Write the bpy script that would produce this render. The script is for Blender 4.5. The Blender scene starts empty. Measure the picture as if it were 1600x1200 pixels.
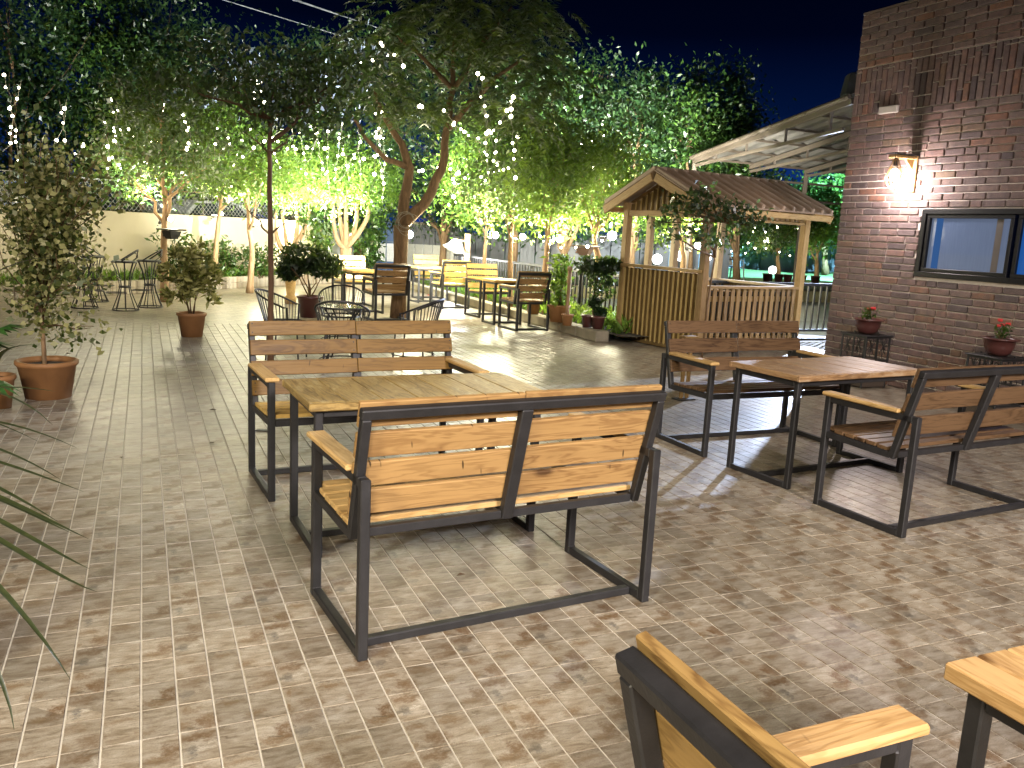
import bpy, math, random
import numpy as np
from mathutils import Vector, Matrix

SC = bpy.context.scene
COL = SC.collection
random.seed(7)
RNG = np.random.default_rng(7)
rad = math.radians

# ---------------------------------------------------------------- camera
FPX, PITCH, ROLL, CAMH = 1304.84, 0.17966, 0.05090, 1.4838
_cp, _sp = math.cos(PITCH), math.sin(PITCH)
_fw = Vector((0, _cp, -_sp)); _u0 = Vector((0, _sp, _cp)); _r0 = Vector((1, 0, 0))
_rt = _r0 * math.cos(ROLL) + _u0 * math.sin(ROLL)
_up = _u0 * math.cos(ROLL) - _r0 * math.sin(ROLL)
EYE = Vector((0, 0, CAMH))
cd = bpy.data.cameras.new('camera'); cam = bpy.data.objects.new('camera', cd); COL.objects.link(cam)
M = Matrix.Identity(4)
for i, c in enumerate((_rt, _up, -_fw)):
    for k in range(3): M[k][i] = c[k]
M.translation = EYE
cam.matrix_world = M
cd.sensor_fit = 'HORIZONTAL'; cd.sensor_width = 36.0; cd.lens = FPX / 1600 * 36
cd.clip_start = 0.02; cd.clip_end = 600
SC.camera = cam

# ---------------------------------------------------------------- night sky
W = bpy.data.worlds.new('World'); SC.world = W; W.use_nodes = True
nt = W.node_tree; nt.nodes.clear()
wo = nt.nodes.new('ShaderNodeOutputWorld'); bg = nt.nodes.new('ShaderNodeBackground')
tc = nt.nodes.new('ShaderNodeTexCoord'); sx = nt.nodes.new('ShaderNodeSeparateXYZ'); rp = nt.nodes.new('ShaderNodeValToRGB')
nt.links.new(tc.outputs['Generated'], sx.inputs[0]); nt.links.new(sx.outputs['Z'], rp.inputs[0])
nt.links.new(rp.outputs[0], bg.inputs[0]); nt.links.new(bg.outputs[0], wo.inputs[0])
e = rp.color_ramp.elements
e[0].position = 0.0; e[0].color = (.006, .040, .22, 1)
e[1].position = 0.36; e[1].color = (.0001, .0002, .0014, 1)
for p, c in ((.08, (.004, .025, .145, 1)), (.14, (.0008, .006, .036, 1)), (.22, (.0002, .0012, .0085, 1))):
    k = e.new(p); k.color = c
bg.inputs[1].default_value = 1.0

# ---------------------------------------------------------------- exposure
SC.view_settings.view_transform = 'Standard'; SC.view_settings.look = 'None'
SC.view_settings.exposure = 0.0; SC.view_settings.gamma = 1.0; SC.view_settings.use_curve_mapping = False
SC.render.engine = 'CYCLES'
SC.cycles.use_denoising = True
try: SC.cycles.denoiser = 'OPENIMAGEDENOISE'
except Exception: pass
SC.cycles.max_bounces = 6; SC.cycles.diffuse_bounces = 3; SC.cycles.glossy_bounces = 3
SC.cycles.transmission_bounces = 4; SC.cycles.transparent_max_bounces = 6
SC.cycles.sample_clamp_indirect = 4.0
SC.cycles.use_light_tree = True
SC.cycles.caustics_reflective = False; SC.cycles.caustics_refractive = False

# light levels (watts); lamps seen or inferred, plus lights added behind the viewer and at the trunks
PW = dict(fill_l=410, fill_m=360, fill_r=760, wall=110, flood=3600, spill=370, flood_right=8500, gate=260, lawn=40000, fairy=13, canopy=15000)

# ---------------------------------------------------------------- placing helpers
TH = rad(24.0)                       # the paving runs 24 degrees off the view
CA, SA = math.cos(TH), math.sin(TH)
def S(a, b, z=0.0): return Vector((a * CA - b * SA, a * SA + b * CA, z))
def ray(px, py): return _rt * ((px - 800) / FPX) - _up * ((py - 600) / FPX) + _fw
def at(px, py, Y):                   # the point at depth Y
    d = ray(px, py); return EYE + d * (Y / d.y)
def G(px, py, z=0.0):
    d = ray(px, py); return EYE + d * ((z - CAMH) / d.z)
def plan(px, Y, z=0.0):              # ground spot at depth Y under picture column px
    k = (px - 800) / FPX; w = z - CAMH
    den = _rt.x; rhs = k * (Y * _fw.y + w * _fw.z) - Y * _rt.y - w * _rt.z
    return Vector((rhs / den, Y, z))
def proj(p):
    d = Vector(p) - EYE; q = d.dot(_fw)
    if q < .05: return None
    return 800 + FPX * d.dot(_rt) / q, 600 - FPX * d.dot(_up) / q, q

# ---------------------------------------------------------------- mesh builder
class MB:
    def __init__(s): s.v = []; s.f = []; s.mi = []; s.cur = 0
    def add(s, vs, fs):
        o = len(s.v); s.v += [tuple(x) for x in vs]
        for f in fs: s.f.append([o + i for i in f]); s.mi.append(s.cur)
    def box(s, c, d, rot=None, ch=0.0):
        hx, hy, hz = d[0] / 2, d[1] / 2, d[2] / 2
        if ch <= 0:
            vs = [(x, y, z) for x in (-hx, hx) for y in (-hy, hy) for z in (-hz, hz)]
            fs = [(0, 1, 3, 2), (4, 6, 7, 5), (0, 4, 5, 1), (2, 3, 7, 6), (0, 2, 6, 4), (1, 5, 7, 3)]
        else:
            ch = min(ch, hx * .9, hy * .9, hz * .9); vs = []; idx = {}
            for ix in (-1, 1):
                for iy in (-1, 1):
                    for iz in (-1, 1):
                        for ax in range(3):
                            q = [ix * (hx - ch), iy * (hy - ch), iz * (hz - ch)]
                            q[ax] = (ix * hx, iy * hy, iz * hz)[ax]
                            idx[(ix, iy, iz, ax)] = len(vs); vs.append(tuple(q))
            fs = []
            for ax in range(3):
                a1, a2 = [(1, 2), (0, 2), (0, 1)][ax]
                for sg in (-1, 1):
                    ring = []
                    for s1, s2 in ((-1, -1), (1, -1), (1, 1), (-1, 1)):
                        k = [0, 0, 0]; k[ax] = sg; k[a1] = s1; k[a2] = s2
                        ring.append(idx[(k[0], k[1], k[2], ax)])
                    flip = (sg < 0) ^ (ax == 1)
                    fs.append(tuple(reversed(ring)) if flip else tuple(ring))
            for ax in range(3):
                a1, a2 = [(1, 2), (0, 2), (0, 1)][ax]
                for s1 in (-1, 1):
                    for s2 in (-1, 1):
                        k0 = [0, 0, 0]; k1 = [0, 0, 0]
                        k0[ax] = -1; k1[ax] = 1
                        for k in (k0, k1): k[a1] = s1; k[a2] = s2
                        fs.append((idx[(*k0, a1)], idx[(*k1, a1)], idx[(*k1, a2)], idx[(*k0, a2)]))
            for ix in (-1, 1):
                for iy in (-1, 1):
                    for iz in (-1, 1):
                        fs.append(tuple(idx[(ix, iy, iz, ax)] for ax in range(3)))
        c = Vector(c)
        if rot is not None: vs = [rot @ Vector(v) + c for v in vs]
        else: vs = [Vector(v) + c for v in vs]
        s.add(vs, fs)
    def bar(s, p0, p1, w, h, up=(0, 0, 1), ch=0.0, ext=0.0):
        p0, p1 = Vector(p0), Vector(p1); x = (p1 - p0); L = x.length; x.normalize()
        u = Vector(up)
        if abs(x.dot(u)) > .98: u = Vector((1, 0, 0)) if abs(x.x) < .9 else Vector((0, 1, 0))
        y = u.cross(x).normalized(); z = x.cross(y)
        r = Matrix((x, y, z)).transposed()
        s.box((p0 + p1) / 2, (L + 2 * ext, w, h), r, ch)
    def tube(s, pts, r, n=6, cap=True):
        pts = [Vector(p) for p in pts]; m = len(pts)
        rs = r if isinstance(r, (list, tuple)) else [r] * m
        t0 = (pts[1] - pts[0]).normalized()
        nrm = t0.orthogonal().normalized(); vs = []
        for i, p in enumerate(pts):
            t = (pts[min(i + 1, m - 1)] - pts[max(i - 1, 0)])
            if t.length < 1e-9: t = t0
            t = t.normalized(); nrm = (nrm - t * nrm.dot(t))
            if nrm.length < 1e-6: nrm = t.orthogonal()
            nrm.normalize(); b = t.cross(nrm)
            for k in range(n):
                a = 2 * math.pi * k / n
                vs.append(p + (nrm * math.cos(a) + b * math.sin(a)) * rs[i])
        fs = []
        for i in range(m - 1):
            for k in range(n):
                k2 = (k + 1) % n
                fs.append((i * n + k, i * n + k2, (i + 1) * n + k2, (i + 1) * n + k))
        if cap:
            fs.append(tuple(reversed(range(n)))); fs.append(tuple(range((m - 1) * n, m * n)))
        s.add(vs, fs)
    def ring(s, c, R, r, n=24, k=6, ax=(0, 0, 1), a0=0.0, a1=2 * math.pi):
        z = Vector(ax).normalized(); x = z.orthogonal().normalized(); y = z.cross(x); c = Vector(c)
        full = abs(a1 - a0) > 6.28
        pts = [c + (x * math.cos(a0 + (a1 - a0) * i / n) + y * math.sin(a0 + (a1 - a0) * i / n)) * R for i in range(n + 1)]
        s.tube(pts, r, k, not full)
    def lathe(s, prof, n=24, c=(0, 0, 0)):
        c = Vector(c); vs = []; m = len(prof)
        for r_, z_ in prof:
            for k in range(n):
                a = 2 * math.pi * k / n; vs.append(c + Vector((r_ * math.cos(a), r_ * math.sin(a), z_)))
        fs = [(i * n + k, i * n + (k + 1) % n, (i + 1) * n + (k + 1) % n, (i + 1) * n + k) for i in range(m - 1) for k in range(n)]
        s.add(vs, fs)
    def disc(s, c, r, n=20, ax=(0, 0, 1)):
        z = Vector(ax).normalized(); x = z.orthogonal().normalized(); y = z.cross(x); c = Vector(c)
        s.add([c + x * r * math.cos(2 * math.pi * k / n) + y * r * math.sin(2 * math.pi * k / n) for k in range(n)], [tuple(range(n))])
    def ball(s, c, r, n=10, m=6, sc=(1, 1, 1)):
        c = Vector(c); vs = []
        for i in range(m + 1):
            t = math.pi * i / m
            for k in range(n):
                a = 2 * math.pi * k / n
                vs.append(c + Vector((r * sc[0] * math.sin(t) * math.cos(a), r * sc[1] * math.sin(t) * math.sin(a), r * sc[2] * math.cos(t))))
        s.add(vs, [(i * n + k, (i + 1) * n + k, (i + 1) * n + (k + 1) % n, i * n + (k + 1) % n) for i in range(m) for k in range(n)])
    def poly(s, pts): s.add(pts, [tuple(range(len(pts)))])
    def mesh(s, name, mats, smooth=False):
        me = bpy.data.meshes.new(name); me.from_pydata(s.v, [], s.f); 
        for m in (mats if isinstance(mats, (list, tuple)) else [mats]): me.materials.append(m)
        if any(s.mi): me.polygons.foreach_set('material_index', s.mi)
        if smooth: me.polygons.foreach_set('use_smooth', [True] * len(s.f))
        me.update(); return me
    def build(s, name, mats, parent=None, smooth=False, loc=None):
        return link(name, s.mesh(name, mats, smooth), parent, loc)

def link(name, data, parent=None, loc=None):
    o = bpy.data.objects.new(name, data); COL.objects.link(o)
    if parent: o.parent = parent
    if loc is not None: o.location = loc
    return o
def tag(o, label=None, cat=None, group=None, kind=None):
    if label: o['label'] = label
    if cat: o['category'] = cat
    if group: o['group'] = group
    if kind: o['kind'] = kind
    return o
def thing(name, label, cat, loc=(0, 0, 0), rz=0.0, group=None):
    o = link(name, None, None, loc); o.rotation_euler = (0, 0, rz); o.empty_display_size = .1
    return tag(o, label, cat, group)
def struct(name, mb, m, smooth=False):
    o = mb.build(name, m, None, smooth); o['kind'] = 'structure'; return o

_pc = {}
def piece(name, parent, c, x, z, size, m, ch=.003):   # a board/slat: own object, own axes, shared mesh
    key = (tuple(round(q, 3) for q in size), m.name, round(ch, 4))
    if key not in _pc:
        b = MB(); b.box((0, 0, 0), size, None, ch); _pc[key] = b.mesh(name, m)
    o = link(name, _pc[key], parent)
    x = Vector(x).normalized(); z = Vector(z); y = z.cross(x).normalized(); z = x.cross(y)
    mm = Matrix.Identity(4)
    for i, q in enumerate((x, y, z)):
        for k in range(3): mm[k][i] = q[k]
    mm.translation = Vector(c); o.matrix_local = mm
    return o

# ---------------------------------------------------------------- material helpers
class NT:
    def __init__(s, name):
        s.m = bpy.data.materials.new(name); s.m.use_nodes = True; s.t = s.m.node_tree; s.t.nodes.clear()
        s.out = s.t.nodes.new('ShaderNodeOutputMaterial')
    def n(s, typ, inp=None, **kw):
        nd = s.t.nodes.new('ShaderNode' + typ)
        for k, v in kw.items(): setattr(nd, k, v)
        for k, v in (inp or {}).items(): s.set(nd, k, v)
        return nd
    def set(s, nd, k, v):
        i = nd.inputs[k]
        if isinstance(v, bpy.types.NodeSocket): s.t.links.new(v, i)
        elif isinstance(v, bpy.types.Node): s.t.links.new(v.outputs[0], i)
        else: i.default_value = v
    def math(s, op, a, b=0.0, c=None, clamp=False):
        nd = s.n('Math', None, operation=op, use_clamp=clamp); s.set(nd, 0, a); s.set(nd, 1, b)
        if c is not None: s.set(nd, 2, c)
        return nd.outputs[0]
    def vmath(s, op, a, b=(0, 0, 0)):
        nd = s.n('VectorMath', None, operation=op); s.set(nd, 0, a); s.set(nd, 1, b); return nd.outputs['Value'] if op in ('LENGTH', 'DISTANCE', 'DOT_PRODUCT') else nd.outputs[0]
    def noise(s, v, sc, det=3.0, ro=.55, dist=0.0):
        nd = s.n('TexNoise', {'Scale': sc, 'Detail': det, 'Roughness': ro, 'Distortion': dist})
        if v is not None: s.set(nd, 'Vector', v)
        return nd.outputs[0]
    def ramp(s, f, stops, interp='LINEAR'):
        nd = s.n('ValToRGB'); s.set(nd, 0, f); cr = nd.color_ramp; cr.interpolation = interp
        cr.elements[0].position, cr.elements[0].color = stops[0][0], c4(stops[0][1])
        cr.elements[1].position, cr.elements[1].color = stops[-1][0], c4(stops[-1][1])
        for p, c in stops[1:-1]: cr.elements.new(p).color = c4(c)
        return nd.outputs[0]
    def mix(s, f, a, b, mode='MIX'):
        nd = s.n('Mix', None, data_type='RGBA', blend_type=mode)
        s.set(nd, 0, f); s.set(nd, 6, c4(a) if isinstance(a, tuple) else a); s.set(nd, 7, c4(b) if isinstance(b, tuple) else b)
        return nd.outputs[2]
    def bump(s, h, st=.3, d=.01):
        return s.n('Bump', {'Height': h, 'Strength': st, 'Distance': d}).outputs[0]
    def pbr(s, col, rough=.5, metal=0.0, spec=.5, normal=None, emis=None, est=0.0, alpha=None, coat=None):
        p = s.n('BsdfPrincipled'); s.set(p, 'Base Color', c4(col) if isinstance(col, tuple) else col); s.set(p, 'Roughness', rough)
        s.set(p, 'Metallic', metal); s.set(p, 'Specular IOR Level', spec)
        if normal is not None: s.set(p, 'Normal', normal)
        if emis is not None: s.set(p, 'Emission Color', c4(emis)); s.set(p, 'Emission Strength', est)
        if coat: s.set(p, 'Coat Weight', coat); s.set(p, 'Coat Roughness', .03)
        return p
    def done(s, sh):
        s.t.links.new(sh.outputs[0], s.out.inputs[0]); return s.m
    def objc(s): return s.n('TexCoord').outputs['Object']
    def pos(s): return s.n('NewGeometry').outputs['Position']
    def rnd(s): return s.n('ObjectInfo').outputs['Random']
    def attr(s, nm): return s.n('Attribute', None, attribute_name=nm).outputs['Fac']
def c4(c): return (*c, 1.0) if len(c) == 3 else c

def plain(name, col, rough=.5, metal=0.0, var=.18, sc=8.0, bump=.08):
    t = NT(name); p = t.objc(); f = t.noise(p, sc, 4)
    c = t.mix(f, tuple(x * (1 - var) for x in col), tuple(min(1, x * (1 + var)) for x in col))
    return t.done(t.pbr(c, rough, metal, normal=t.bump(t.noise(p, sc * 6, 3), bump, .004)))
def emit(name, col, st):
    t = NT(name); m = t.done(t.n('Emission', {'Color': c4(col), 'Strength': st}))
    m.cycles.emission_sampling = 'NONE'; return m

def wood(name, lo, hi, dark, rough=.5, knots=True, wear=None, var=.5, grain=1.0, nicks=0.0):
    t = NT(name); p = t.objc(); r = t.rnd()
    off = t.n('CombineXYZ', {0: t.math('MULTIPLY', r, 37.0), 1: t.math('MULTIPLY', r, 91.0), 2: t.math('MULTIPLY', r, 53.0)}).outputs[0]
    q = t.vmath('ADD', p, off)
    kd = None
    if knots:
        vo = t.n('TexVoronoi', {'Vector': t.vmath('MULTIPLY', q, (2.1, 5.2, 5.2)), 'Scale': 1.0}, feature='F1'); kd = vo.outputs['Distance']
        swirl = t.ramp(kd, [(.05, (1, 1, 1)), (.42, (0, 0, 0))])
    w = t.vmath('MULTIPLY', q, (.9, 8.0, 8.0))
    n1 = t.noise(w, 1.9 * grain, 4, .55, .9)
    ph = t.math('MULTIPLY', n1, 40.0)
    if knots: ph = t.math('ADD', ph, t.math('MULTIPLY', swirl, 9.0))
    rings = t.math('MULTIPLY_ADD', t.math('SINE', ph), .5, .5)
    rings = t.math('POWER', rings, 2.2)
    fine = t.noise(t.vmath('MULTIPLY', q, (3.0, 90.0, 90.0)), 1.0, 3)
    blot = t.noise(t.vmath('MULTIPLY', q, (2.5, 6.0, 6.0)), 1.0, 4, .6)
    f = t.math('ADD', t.math('MULTIPLY', rings, .42), t.math('MULTIPLY', fine, .40))
    f = t.math('ADD', f, t.math('MULTIPLY', t.math('SUBTRACT', blot, .5), .7))
    f = t.math('ADD', f, t.math('MULTIPLY', t.math('SUBTRACT', r, .5), var), clamp=True)
    c = t.ramp(f, [(.0, tuple(x * 1.12 for x in hi)), (.25, hi), (.62, lo), (1.0, dark)])
    if knots:
        kn = t.ramp(kd, [(.055, (1, 1, 1)), (.12, (0, 0, 0))])
        c = t.mix(t.math('MULTIPLY', kn, .9), c, tuple(x * .28 for x in dark))
        halo = t.ramp(kd, [(.08, (1, 1, 1)), (.30, (0, 0, 0))])
        c = t.mix(t.math('MULTIPLY', halo, .35), c, dark)
    if nicks:
        nick = t.n('TexVoronoi', {'Vector': t.vmath('MULTIPLY', t.n('VectorRotate', {'Vector': q, 'Angle': .2}, rotation_type='Z_AXIS').outputs[0], (25.0, 5.0, 5.0)), 'Scale': 1.0}, feature='F1')
        nk = t.ramp(nick.outputs['Distance'], [(.07, (1, 1, 1)), (.115, (0, 0, 0))])
        c = t.mix(t.math('MULTIPLY', nk, nicks), c, tuple(x * .12 for x in dark))
    if wear:
        wn = t.ramp(t.noise(t.vmath('MULTIPLY', q, (6.0, 16.0, 16.0)), 1.0, 6, .72, .6), [(.54, (0, 0, 0)), (.62, (1, 1, 1))])
        c = t.mix(t.math('MULTIPLY', wn, .55), c, wear)
        wd = t.ramp(t.noise(t.vmath('MULTIPLY', q, (3.0, 9.0, 9.0)), 1.7, 6, .7, .8), [(.50, (0, 0, 0)), (.66, (1, 1, 1))])
        c = t.mix(t.math('MULTIPLY', wd, .6), c, tuple(x * .9 for x in dark))
    b = t.bump(t.math('ADD', t.math('MULTIPLY', rings, .4), fine), .35, .002)
    return t.done(t.pbr(c, t.math('MULTIPLY_ADD', fine, .25, rough - .06), spec=.28, normal=b))

def leaf(name, stops, rough=.42, trans=.35):
    t = NT(name); a = t.attr('rnd'); c = t.ramp(a, stops)
    p = t.pbr(c, rough, spec=.5)
    tr = t.n('BsdfTranslucent', {'Color': t.mix(.5, c, (.30, .42, .05), 'SCREEN')})
    mx = t.n('MixShader', {0: trans}); t.t.links.new(p.outputs[0], mx.inputs[1]); t.t.links.new(tr.outputs[0], mx.inputs[2])
    return t.done(mx)
def bark(name, lo, hi):
    t = NT(name); p = t.pos(); f = t.noise(t.vmath('MULTIPLY', p, (18, 18, 4)), 1.0, 5, .65, .6)
    return t.done(t.pbr(t.ramp(f, [(.3, lo), (.7, hi)]), .85, spec=.2, normal=t.bump(f, .8, .02)))

# ---------------------------------------------------------------- materials
TP = .31                                        # one printed tile: 3 x 2 moulded blocks
A0, B0 = .060, .061                             # phase of the paving
def paving(name, lines):
    t = NT(name)
    v = t.n('VectorRotate', {'Vector': t.pos(), 'Angle': -TH}, rotation_type='Z_AXIS').outputs[0]
    v = t.vmath('MULTIPLY', t.vmath('SUBTRACT', v, (A0, B0, 0)), (1, 1, 0))
    cell = t.vmath('MULTIPLY', v, (1 / TP, 1 / TP, 0)); u = t.vmath('FRACTION', cell)
    fl = t.vmath('FLOOR', cell)
    wn = t.n('TexWhiteNoise', {'Vector': fl}, noise_dimensions='3D'); tone = wn.outputs['Value']
    blk = t.vmath('FLOOR', t.vmath('MULTIPLY', v, (3 / TP, 2 / TP, 0)))
    tone2 = t.n('TexWhiteNoise', {'Vector': blk}, noise_dimensions='3D').outputs['Value']
    variant = t.math('MULTIPLY', t.math('FLOOR', t.math('MULTIPLY', tone, 3.0)), 4.7)
    uz = t.vmath('ADD', u, t.n('CombineXYZ', {2: variant}).outputs[0])
    streak = t.noise(t.vmath('MULTIPLY', uz, (3.2, 11.0, 1.0)), 1.0, 6, .68, .8)
    cloud = t.noise(t.vmath('MULTIPLY', uz, (5.0, 6.5, 1.0)), 1.0, 5, .6, .4)
    grit = t.noise(v, 190.0, 3, .7)
    c = t.ramp(streak, [(.22, (.085, .068, .045)), (.36, (.20, .165, .12)), (.48, (.285, .248, .195)), (.64, (.37, .338, .285)), (.85, (.44, .42, .38))])
    n3 = t.n('TexNoise', {'Vector': uz, 'Scale': 8.0, 'Detail': 9.0, 'Roughness': .80}).outputs['Color']
    wob = t.vmath('MULTIPLY', t.vmath('SUBTRACT', n3, (.5, .5, .5)), (.50, .44, 0))
    ud = t.vmath('MULTIPLY', t.vmath('ADD', u, wob), (1, 1, 0))
    def blob(cx, cy, rx, ry, soft=.50):
        d = t.vmath('LENGTH', t.vmath('MULTIPLY', t.vmath('SUBTRACT', ud, (cx, cy, 0)), (1 / rx, 1 / ry, 0)))
        return t.ramp(d, [(soft, (1, 1, 1)), (1.0, (0, 0, 0))])
    mott = t.ramp(t.noise(t.vmath('MULTIPLY', uz, (30.0, 34.0, 1.0)), 1.0, 6, .75), [(.36, (.25, .25, .25)), (.55, (1, 1, 1))])
    def dab(c, col, f, *bs):
        for b in bs: c = t.mix(t.math('MULTIPLY', t.math('MULTIPLY', b, mott), t.math('MULTIPLY_ADD', tone, f * .45, f * .55)), c, col)
        return c
    c = dab(c, (.125, .070, .030), 1.0, blob(.25, .63, .14, .17), blob(.16, .40, .20, .10), blob(.93, .24, .12, .18))
    c = dab(c, (.165, .108, .056), .9, blob(.47, .88, .18, .07), blob(.80, .12, .15, .10), blob(.10, .88, .14, .09), blob(.70, .62, .12, .07), blob(.02, .60, .08, .09))
    c = dab(c, (.075, .075, .072), .85, blob(.085, .17, .09, .10))
    c = dab(c, (.50, .47, .41), .8, blob(.20, .21, .05, .05), blob(.30, .27, .04, .05))
    c = dab(c, (.070, .052, .034), .8, blob(.38, .47, .12, .022), blob(.68, .96, .14, .022), blob(.42, .975, .12, .02), blob(.86, .50, .11, .02), blob(.14, .52, .10, .02))
    vein = t.noise(t.vmath('MULTIPLY', uz, (6.0, 20.0, 1.0)), 1.0, 6, .75, 1.5)
    c = t.mix(t.ramp(vein, [(.34, (.8, .8, .8)), (.43, (0, 0, 0))]), c, (.095, .070, .045))
    c = t.mix(t.math('MULTIPLY', t.math('SUBTRACT', .60, cloud, clamp=True), .9), c, (.20, .145, .09))
    br = t.math('ADD', .76, t.math('ADD', t.math('MULTIPLY', tone, .10), t.math('MULTIPLY', tone2, .36)))
    c = t.mix(1.0, c, t.n('CombineColor', {0: br, 1: br, 2: br}).outputs[0], 'MULTIPLY')
    wear = t.ramp(t.noise(v, .55, 4, .6), [(.35, (.74, .74, .73)), (.7, (1.05, 1.04, 1.02))])
    c = t.mix(1.0, c, wear, 'MULTIPLY')
    c = t.mix(t.ramp(grit, [(.50, (0, 0, 0)), (.70, (.5, .5, .5))]), c, (.12, .095, .07))
    ht = t.math('ADD', t.math('MULTIPLY', streak, .8), t.math('MULTIPLY', grit, .12))
    if lines:
        bl = t.vmath('FRACTION', t.vmath('MULTIPLY', v, (3 / TP, 2 / TP, 0))); sp = t.n('SeparateXYZ', {0: bl})
        la = t.math('LESS_THAN', sp.outputs[0], .045); lb = t.math('LESS_THAN', sp.outputs[1], .014)
        ln = t.math('MAXIMUM', la, lb); c = t.mix(t.math('MULTIPLY', ln, .6), c, (.36, .32, .25)); ht = t.math('SUBTRACT', ht, ln)
    c = t.mix(1.0, t.n('Gamma', {'Color': c, 'Gamma': 1.12}).outputs[0], (1.13, 1.13, 1.13), 'MULTIPLY')
    ro = t.math('MULTIPLY_ADD', cloud, .22, .26)
    return t.done(t.pbr(c, ro, spec=.55, normal=t.bump(ht, .40, .004)))
M_TILE = paving('floor_tile', False); M_TILEFAR = paving('floor_tile_far', True)
M_GROUT = plain('grout', (.50, .46, .38), .9, sc=30)

def brickmat():
    t = NT('brick'); p = t.objc(); r = t.math('FRACT', t.math('ADD', t.attr('rnd'), t.rnd()))
    q = t.vmath('ADD', t.pos(), (0, 0, 0))
    c = t.ramp(r, [(0, (0.098, 0.074, 0.074)), (.16, (0.160, 0.114, 0.105)), (.34, (0.205, 0.128, 0.108)), (.52, (0.185, 0.135, 0.115)), (.68, (0.225, 0.130, 0.105)), (.82, (0.142, 0.109, 0.108)), (.92, (0.263, 0.124, 0.078)), (1, (0.181, 0.124, 0.081))])
    n1 = t.noise(q, 16.0, 5, .65); n2 = t.noise(q, 90.0, 3, .7)
    c = t.mix(t.ramp(n1, [(.40, (0, 0, 0)), (.62, (.85, .85, .85))]), c, t.mix(.6, c, (.075, .062, .062)))
    c = t.mix(t.ramp(n2, [(.55, (0, 0, 0)), (.75, (.5, .5, .5))]), c, (.34, .28, .24))
    return t.done(t.pbr(c, .75, spec=.3, normal=t.bump(t.math('ADD', n1, t.math('MULTIPLY', n2, .6)), 1.0, .012)))
M_BRICK = brickmat()
M_MORTAR = plain('mortar', (.64, .57, .50), .95, sc=25, bump=.3)
M_STEEL = plain('dark_steel', (.013, .0125, .0135), .5, 0.0, .7, 14, .2)
M_IRON = plain('black_iron', (.012, .012, .013), .5, 0.0, .3, 12)
M_PINE = wood('pine', (.225, .125, .045), (.30, .180, .068), (.100, .046, .016), .55, var=.28, nicks=.85)
M_CEDAR = wood('cedar', (.116, .062, .015), (.158, .088, .022), (.055, .024, .006), .42, var=.35, nicks=.5)
M_WALNUT = wood('walnut', (.082, .046, .022), (.118, .068, .034), (.033, .016, .008), .36, var=.4)
M_OLIVE = wood('weathered_top', (.25, .165, .055), (.33, .23, .085), (.10, .065, .025), .42, knots=False, wear=(.46, .37, .19), var=.45)
M_TOPB = wood('worn_top', (.235, .135, .062), (.30, .185, .092), (.10, .052, .024), .36, knots=False, wear=(.42, .32, .21), var=.4)
M_ARM = wood('light_arm', (.38, .235, .085), (.46, .30, .125), (.20, .105, .032), .5, knots=True, var=.3)
M_YEL = wood('yellow_pine', (.38, .235, .062), (.47, .31, .095), (.17, .085, .022), .5, var=.3)
M_KNOT = wood('knotty_board', (.20, .118, .040), (.28, .175, .062), (.07, .032, .011), .45, var=.3)
M_GOLD = wood('golden_pine', (.33, .195, .075), (.42, .265, .115), (.15, .07, .022), .42, var=.25, nicks=.3)
M_GAZ = wood('gazebo_board', (.125, .080, .026), (.17, .11, .040), (.06, .034, .011), .55, knots=False, var=.5)
M_GAZB = wood('gazebo_batten', (.34, .235, .075), (.41, .295, .105), (.25, .16, .05), .5, knots=False, var=.3)
M_GAZR = wood('gazebo_red_board', (.15, .088, .031), (.215, .132, .050), (.065, .034, .012), .5, var=.7)
M_FASC = wood('fascia', (.32, .205, .078), (.40, .265, .11), (.26, .15, .05), .5, knots=False, var=.2)
M_PALE = wood('pale_post', (.52, .40, .25), (.60, .48, .32), (.32, .22, .12), .5, knots=False, var=.2)
M_ROOFM = plain('roof_sheet', (.33, .235, .16), .55, 0.0, .3, 5)
M_ZINC = plain('zinc_sheet', (.075, .066, .058), .5, .2, .6, 3)
M_TRUSS = plain('truss_paint', (.055, .040, .028), .6)
M_TERRA = plain('terracotta', (.30, .145, .055), .6, 0, .25, 9, .2)
M_MAROON = plain('maroon_plastic', (.085, .030, .026), .3, 0, .15)
M_SOIL = plain('soil', (.035, .025, .017), .95, 0, .5, 25, .8)
M_WALL = plain('wall_render', (.35, .305, .23), .85, 0, .12, 2.5, .25)
M_STONEC = plain('kerb_concrete', (.24, .21, .15), .85, 0, .35, 7, .6)
M_FENCE = plain('grey_sheet', (.12, .12, .125), .5, 0, .2, 3)
M_GATE = plain('blue_gate', (.035, .085, .22), .45, 0, .2, 5)
M_FOIL = plain('foil_panel', (.46, .45, .43), .35, .4, .25, 22, .9)
M_LAWN = plain('lawn_grass', (.055, .11, .035), .9, 0, .5, 3, .8)
M_GROUND = plain('bare_ground', (.06, .05, .035), .95, 0, .4, .6, .5)
M_WHITE = plain('white_plastic', (.62, .60, .55), .4)
M_CABLE = plain('cable', (.26, .25, .2), .6)
M_MESH = plain('galvanised_wire', (.16, .16, .15), .5)
M_RED = plain('red_carpet', (.36, .06, .03), .9)
M_FLOWER = plain('red_petal', (.55, .03, .03), .5)
M_BULB = emit('bulb_glow', (1.0, .90, .66), 30.0)
M_GLOBE = emit('globe_glow', (.95, .97, 1.0), 9.0)
M_LED = emit('flood_led', (1.0, .96, .88), 22.0)
M_FIL = emit('lamp_bulb', (1.0, .88, .72), 26.0)
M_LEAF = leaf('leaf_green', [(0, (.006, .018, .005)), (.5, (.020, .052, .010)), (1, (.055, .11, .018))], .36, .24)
M_LEAFD = leaf('leaf_dark', [(0, (.005, .015, .007)), (.6, (.014, .036, .012)), (1, (.036, .07, .020))], .34, .2)
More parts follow.
